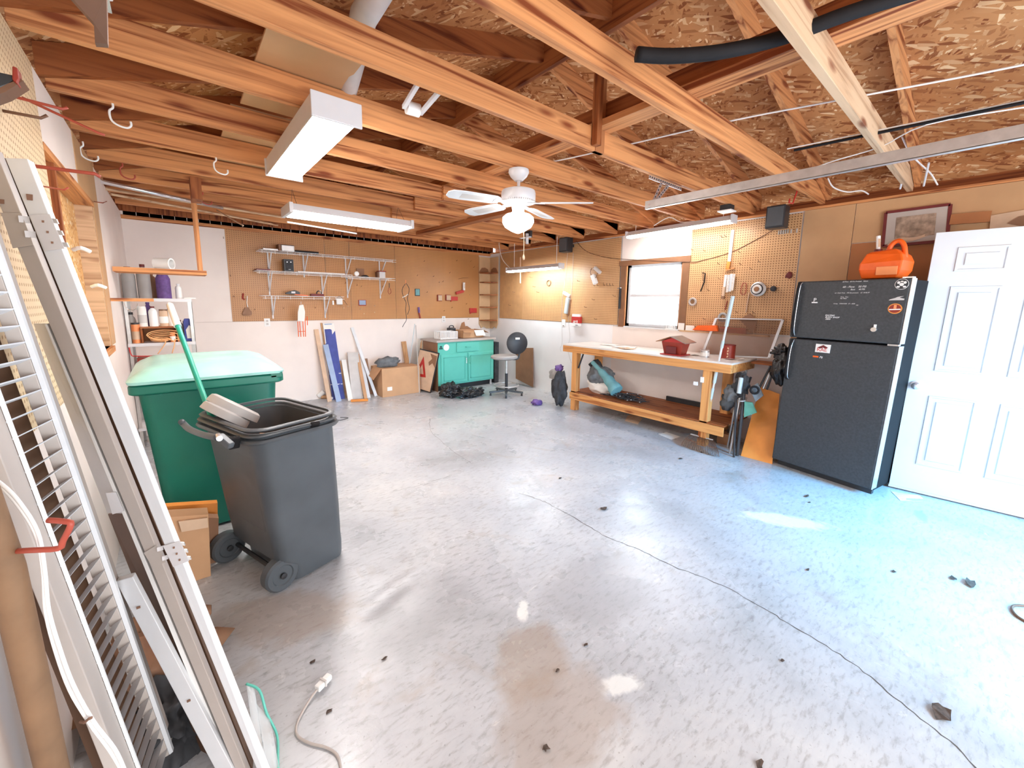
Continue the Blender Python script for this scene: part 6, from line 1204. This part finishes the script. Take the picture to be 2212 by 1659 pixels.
# wheels on the near side, handle at left
for (u, v) in ((-.02,-.265),(-.285,.10)):
    c = LB(u,v,.095); ax_ = (LB(0,-1,0)-LB(0,0,0)) if v < -.2 else (LB(-1,0,0)-LB(0,0,0))
w1 = Vector((0.299,2.24,0)); wc = Vector((.318, 2.262, .088)); axd = Vector((.305,-.952,0)).normalized()
for k, c in enumerate((wc, wc+Vector((-.19,.46,0)))):
    wh = B().lathe([(.0,.02),(.05,.02),(.055,.026),(.078,.026),(.088,.016),(.088,-.03),(.0,-.03)], c, axd, 28).go('wheel', 'bin_grey', t, smooth=40)
    B().lathe([(.0,.026),(.016,.030),(.016,.036),(.0,.038)], c, axd, 14).go('hub', 'black_plastic', wh)
B().tube([wc, wc+Vector((-.15,.47,0))], .012, 8).go('axle', 'black_plastic', t)
B().tube([(0.1,2.092,0.93), (0.056,2.191,0.925), (0.011,2.345,0.92), (-0.01,2.451,0.925), (-0.016,2.431,0.94)], .014, 10, smooth=5).go('handle_bar', 'bin_grey', t, smooth=True)
B().bar((0.107,2.136,0.925), (0.144,2.076,0.885), .03, .03).go('handle_mount', 'bin_grey', t, bevel=.006); B().tube([(0.104,2.056,0.935),(0.102,2.103,0.935)], .012, 10).go('handle_pin', 'bright_steel', t)
for (p, q) in (((0.161,2.194,0.84),(0.165,2.159,0.9)),((0.518,2.247,0.84),(0.51,2.174,0.9))): B().bar(p, q, .045, .02).go('grip_recess', 'black_rubber', t, bevel=.006)
# grey tub lids and broom in it
for k, (dz, c0) in enumerate(((0,Vector((0.169,2.529,0.93))),(.0,Vector((0.21,2.557,0.95))))):
    n_ = Vector((.60,.10,.79)).normalized(); a1 = Vector((.25,.95,.1)); a1 = (a1-n_*a1.dot(n_)).normalized(); a2 = n_.cross(a1)
    Q = lambda s, h: [c0+a1*(s*.13*math.cos(i*PI/12))+a2*(s*.13*math.sin(i*PI/12)*(1 if k else .9))+n_*h for i in range(24)]
    B().loft([Q(.85,.02), Q(.97,.012), Q(1,.0), Q(1.02,-.025), Q(.99,-.025), Q(.96,-.004), Q(.80,.008)]).go('tub_lid', 'frost_grey', label=('grey plastic tub lid in the dark bin, the one nearest the broom','grey plastic tub lid in the dark bin, the one nearer the middle')[k], cat='lid', smooth=40)
t = thing('broom', 'green broom handle with white grip standing in the dark bin', 'broom', LB(-.18,.02,.6))
pb = Vector((0.107,2.576,0.9)); pt = Vector((-0.016,3.15,1.488)); dd = (pt-pb)
B().tube([pb-dd*.05, pb+dd*.80], .0135, 12).go('handle', 'broom_green', t, smooth=40); B().tube([pb+dd*.79, pb+dd*.995, pb+dd*1.01], [.019,.017,.008], 12).go('grip', 'white_plastic', t, smooth=40)
B().bar(pb+dd*.86+Vector((-.004,-.019,0)), pb+dd*.92+Vector((-.004,-.018,0)), .006, .002).go('grip_print', 'red_plastic', t)
# cardboards left of the dark bin
t = thing('carton', 'tall brown carton standing on the floor left of the dark bin', 'box', (-.02,2.75,0))
B().slab([(-0.17,2.62,0.417),(0.052,2.62,0.36),(.035,2.62,0),(-.2,2.62,0)], (0,.10,0)).go('box_body', 'cardboard', t, bevel=.003); B().slab([(-0.074,2.6,0.372),(0.046,2.6,0.35),(0.045,2.6,0.296),(-0.066,2.6,0.311)], (0,.01,0)).go('folded_edge', 'carton_edge', t)
B().slab([(0.012,2.75,0.301),(0.099,2.75,0.264),(.075,2.75,.0),(-.05,2.75,0)], (0,.06,0)).go('cardboard_sheet', 'brown_board', label='dark edged cardboard standing behind the tall brown carton', cat='cardboard')
B().slab([(-0.162,2.86,0.374),(0.105,2.86,0.311),(0.098,2.86,0.215),(-0.16,2.86,0.279)], (0,.05,0)).go('orange_box', 'orange_board', label='reddish box lying between carton and green bin', cat='box')
B().box(-.30,-.02,1.75,2.45,0,.05).go('dark_mat', 'brown_board', label='dark mat on the floor behind the leaning doors', cat='mat') if False else None
t = thing('rubbish_pile', 'dark brown crumpled rubbish on the floor under the louvred door', 'rubbish', (-.1,1.9,0)); B().blob((-.17,2.02,.07), (.17,.26,.14), 81, .4, 4, 3.4).go('rubbish', 'brown_board', t, smooth=True); B().blob((-.12,1.72,.05), (.12,.16,.10), 82, .4, 4, 3.4).go('cloth', 'dark_cloth', t, smooth=True)
# plastic packaging with green edge
t = thing('plastic_packaging', 'clear plastic bag with bright green edge beside the hinged door', 'bag', (.16,1.4,0))
pp = [(0.087,1.563,0.16), (0.121,1.527,0.14), (0.132,1.483,0.08), (0.152,1.43,0.02), (0.138,1.34,0.01), (0.13,1.264,0.01)]
B().tube(pp, .0045, 6, smooth=5).go('green_edge', 'teal_paint', t, smooth=True)
g, N, L, bs = newmat('clear_film'); bs.inputs['Base Color'].default_value = (.9,.93,.93,1); bs.inputs['Alpha'].default_value = .35; bs.inputs['Roughness'].default_value = .2
B().sheet((0.087,1.563,0.16),(0.132,1.483,0.08),(0.133,1.294,0.01),(0.082,1.31,0.02),8,8,lambda u,v:(.01*math.sin(7*u),0,.012*math.sin(9*v+4*u)),.001).go('clear_film', 'clear_film', t, smooth=True)
# extension cord plug on the floor
t = thing('extension_cord', 'white extension cord end with plug lying on the floor', 'cord', (0.231,1.448,0))
B().tube([(0.312,1.526,0.02), (0.281,1.51,0.012), (0.236,1.469,0.006), (0.212,1.431,0.006), (0.21,1.393,0.006), (0.237,1.342,0.006), (0.276,1.293,0.006), (0.297,1.246,0.006), (0.293,1.192,0.006), (0.273,1.12,0.006)], .0045, 8, smooth=6).go('cord', 'beige_stile', t, smooth=True)
B().bar((0.304,1.522,0.022), (0.361,1.552,0.022), .028, .022).go('socket_block', 'white_plastic', t, bevel=.005); B().bar((0.329,1.532,0.026), (0.335,1.535,0.026), .032, .026).go('socket_ridge', 'vent_grey', t)
B().tube([(1.465,5.358,0.004),(1.525,5.233,0.004),(1.638,5.279,0.004),(1.564,5.362,0.004)], .004, 6, smooth=4).go('wire_scrap', 'dark_cloth', label='small dark wire scrap on the floor right of the dark bin', cat='wire')
B().tube([(3.269,-0.289,0.006),(3.223,-0.243,0.006),(3.17,-0.229,0.006),(3.107,-0.246,0.006),(3.079,-0.29,0.006)], .006, 8, smooth=4).go('loose_cable', 'brown_metal', label='loop of dark cable at the right edge of the floor', cat='cable')
# cracks in the slab
def crack(pts, w_, lab):
    P_ = spline([Vector(p) for p in pts], 6); rr = random.Random(len(pts)); b = B(); prev = None
    V_ = []
    for i, p in enumerate(P_):
        d = (P_[min(i+1,len(P_)-1)]-P_[max(i-1,0)]).normalized(); s = Vector((-d.y,d.x,0)); j = s*rr.uniform(-.006,.006); ww = w_*rr.uniform(.5,1.2)
        V_.append((b.bm.verts.new(p+j-s*ww+Vector((0,0,.0006))), b.bm.verts.new(p+j+s*ww+Vector((0,0,.0006)))))
    for a, c in zip(V_, V_[1:]): b.bm.faces.new((a[0],a[1],c[1],c[0]))
    o = b.go('floor_crack', 'crack', bpy.data.objects['floor'])
crack([(2.017,2.302,0), (2.074,2.119,0), (2.085,1.954,0), (2.084,1.684,0), (2.073,1.476,0), (2.116,1.261,0), (2.131,1.053,0), (2.19,0.789,0), (2.179,0.58,0), (2.165,0.465,0), (2.144,0.29,0), (2.103,0.157,0), (2.04,0.04,0), (1.993,-0.072,0), (1.921,-0.159,0)], .0028, '')
crack([(2.466,4.61,0), (2.241,4.172,0), (2.145,3.735,0), (2.083,3.35,0), (2.07,3.056,0)], .002, '')
crack([(1.244,2.955,0), (1.357,2.939,0), (1.493,2.918,0), (1.7,2.928,0), (1.816,2.885,0)], .0015, '')
# dry leaves
LV = [((2.352,1.717,0),.035,'brown leaf near the middle of the floor'),((2.486,2.285,0),.018,'tiny leaf before the brightest floor area'),((3.763,1.85,0),.03,'dark leaf just left of the rake tines'),((3.29,-0.083,0),.06,'dark shredded leaf pile near the right edge'),((3.275,-0.022,0),.03,'small dark leaf left of the shredded leaf pile'),((2.117,-0.046,0),.05,'grey brown leaf low at the right'),((3.811,0.812,0),.03,'thin dark leaf left of the fridge bottom'),((3.707,0.767,0),.015,'tiny black bit below the thin leaf by the fridge'),((1.378,0.328,0),.02,'dark leaf at the bottom edge of the floor'),((0.327,1.683,0),.015,'small dark crumb above the plug'),((0.569,1.507,0),.012,'tiny dark crumb right of the plug'),((1.299,1.007,0),.014,'dark crumb in the middle foreground'),((1.109,0.998,0),.012,'dark crumb in the foreground left of centre'),((2.718,0.528,0),.016,'black speck of leaf by the blue lit floor'),((3.097,0.207,0),.018,'dark leaf on the blue lit floor'),((0.319,1.419,0),.014,'reddish crumb inside the cord curve'),((0.86,0.815,0),.02,'dark leaf low in the foreground centre'),((1.902,0.416,0),.012,'dark crumb beside the long floor crack'),((4.108,1.803,0),.02,'brown leaf bit under the rake tines')]
for i, (p, r, lab) in enumerate(LV):
    rr = random.Random(i+5); a0 = rr.random()*6; b = B(); k = 9
    poly = [(p[0]+r*rr.uniform(.35,1)*math.cos(a0+j*2*PI/k)*1.3, p[1]+r*rr.uniform(.35,1)*math.sin(a0+j*2*PI/k)*.7, .002+rr.uniform(0,r*.25)) for j in range(k)]
    b.prism(poly, (0,0,.0015)).go('dry_leaf', 'leaf', label=lab, cat='leaf', group='dry leaves and crumbs on the floor')
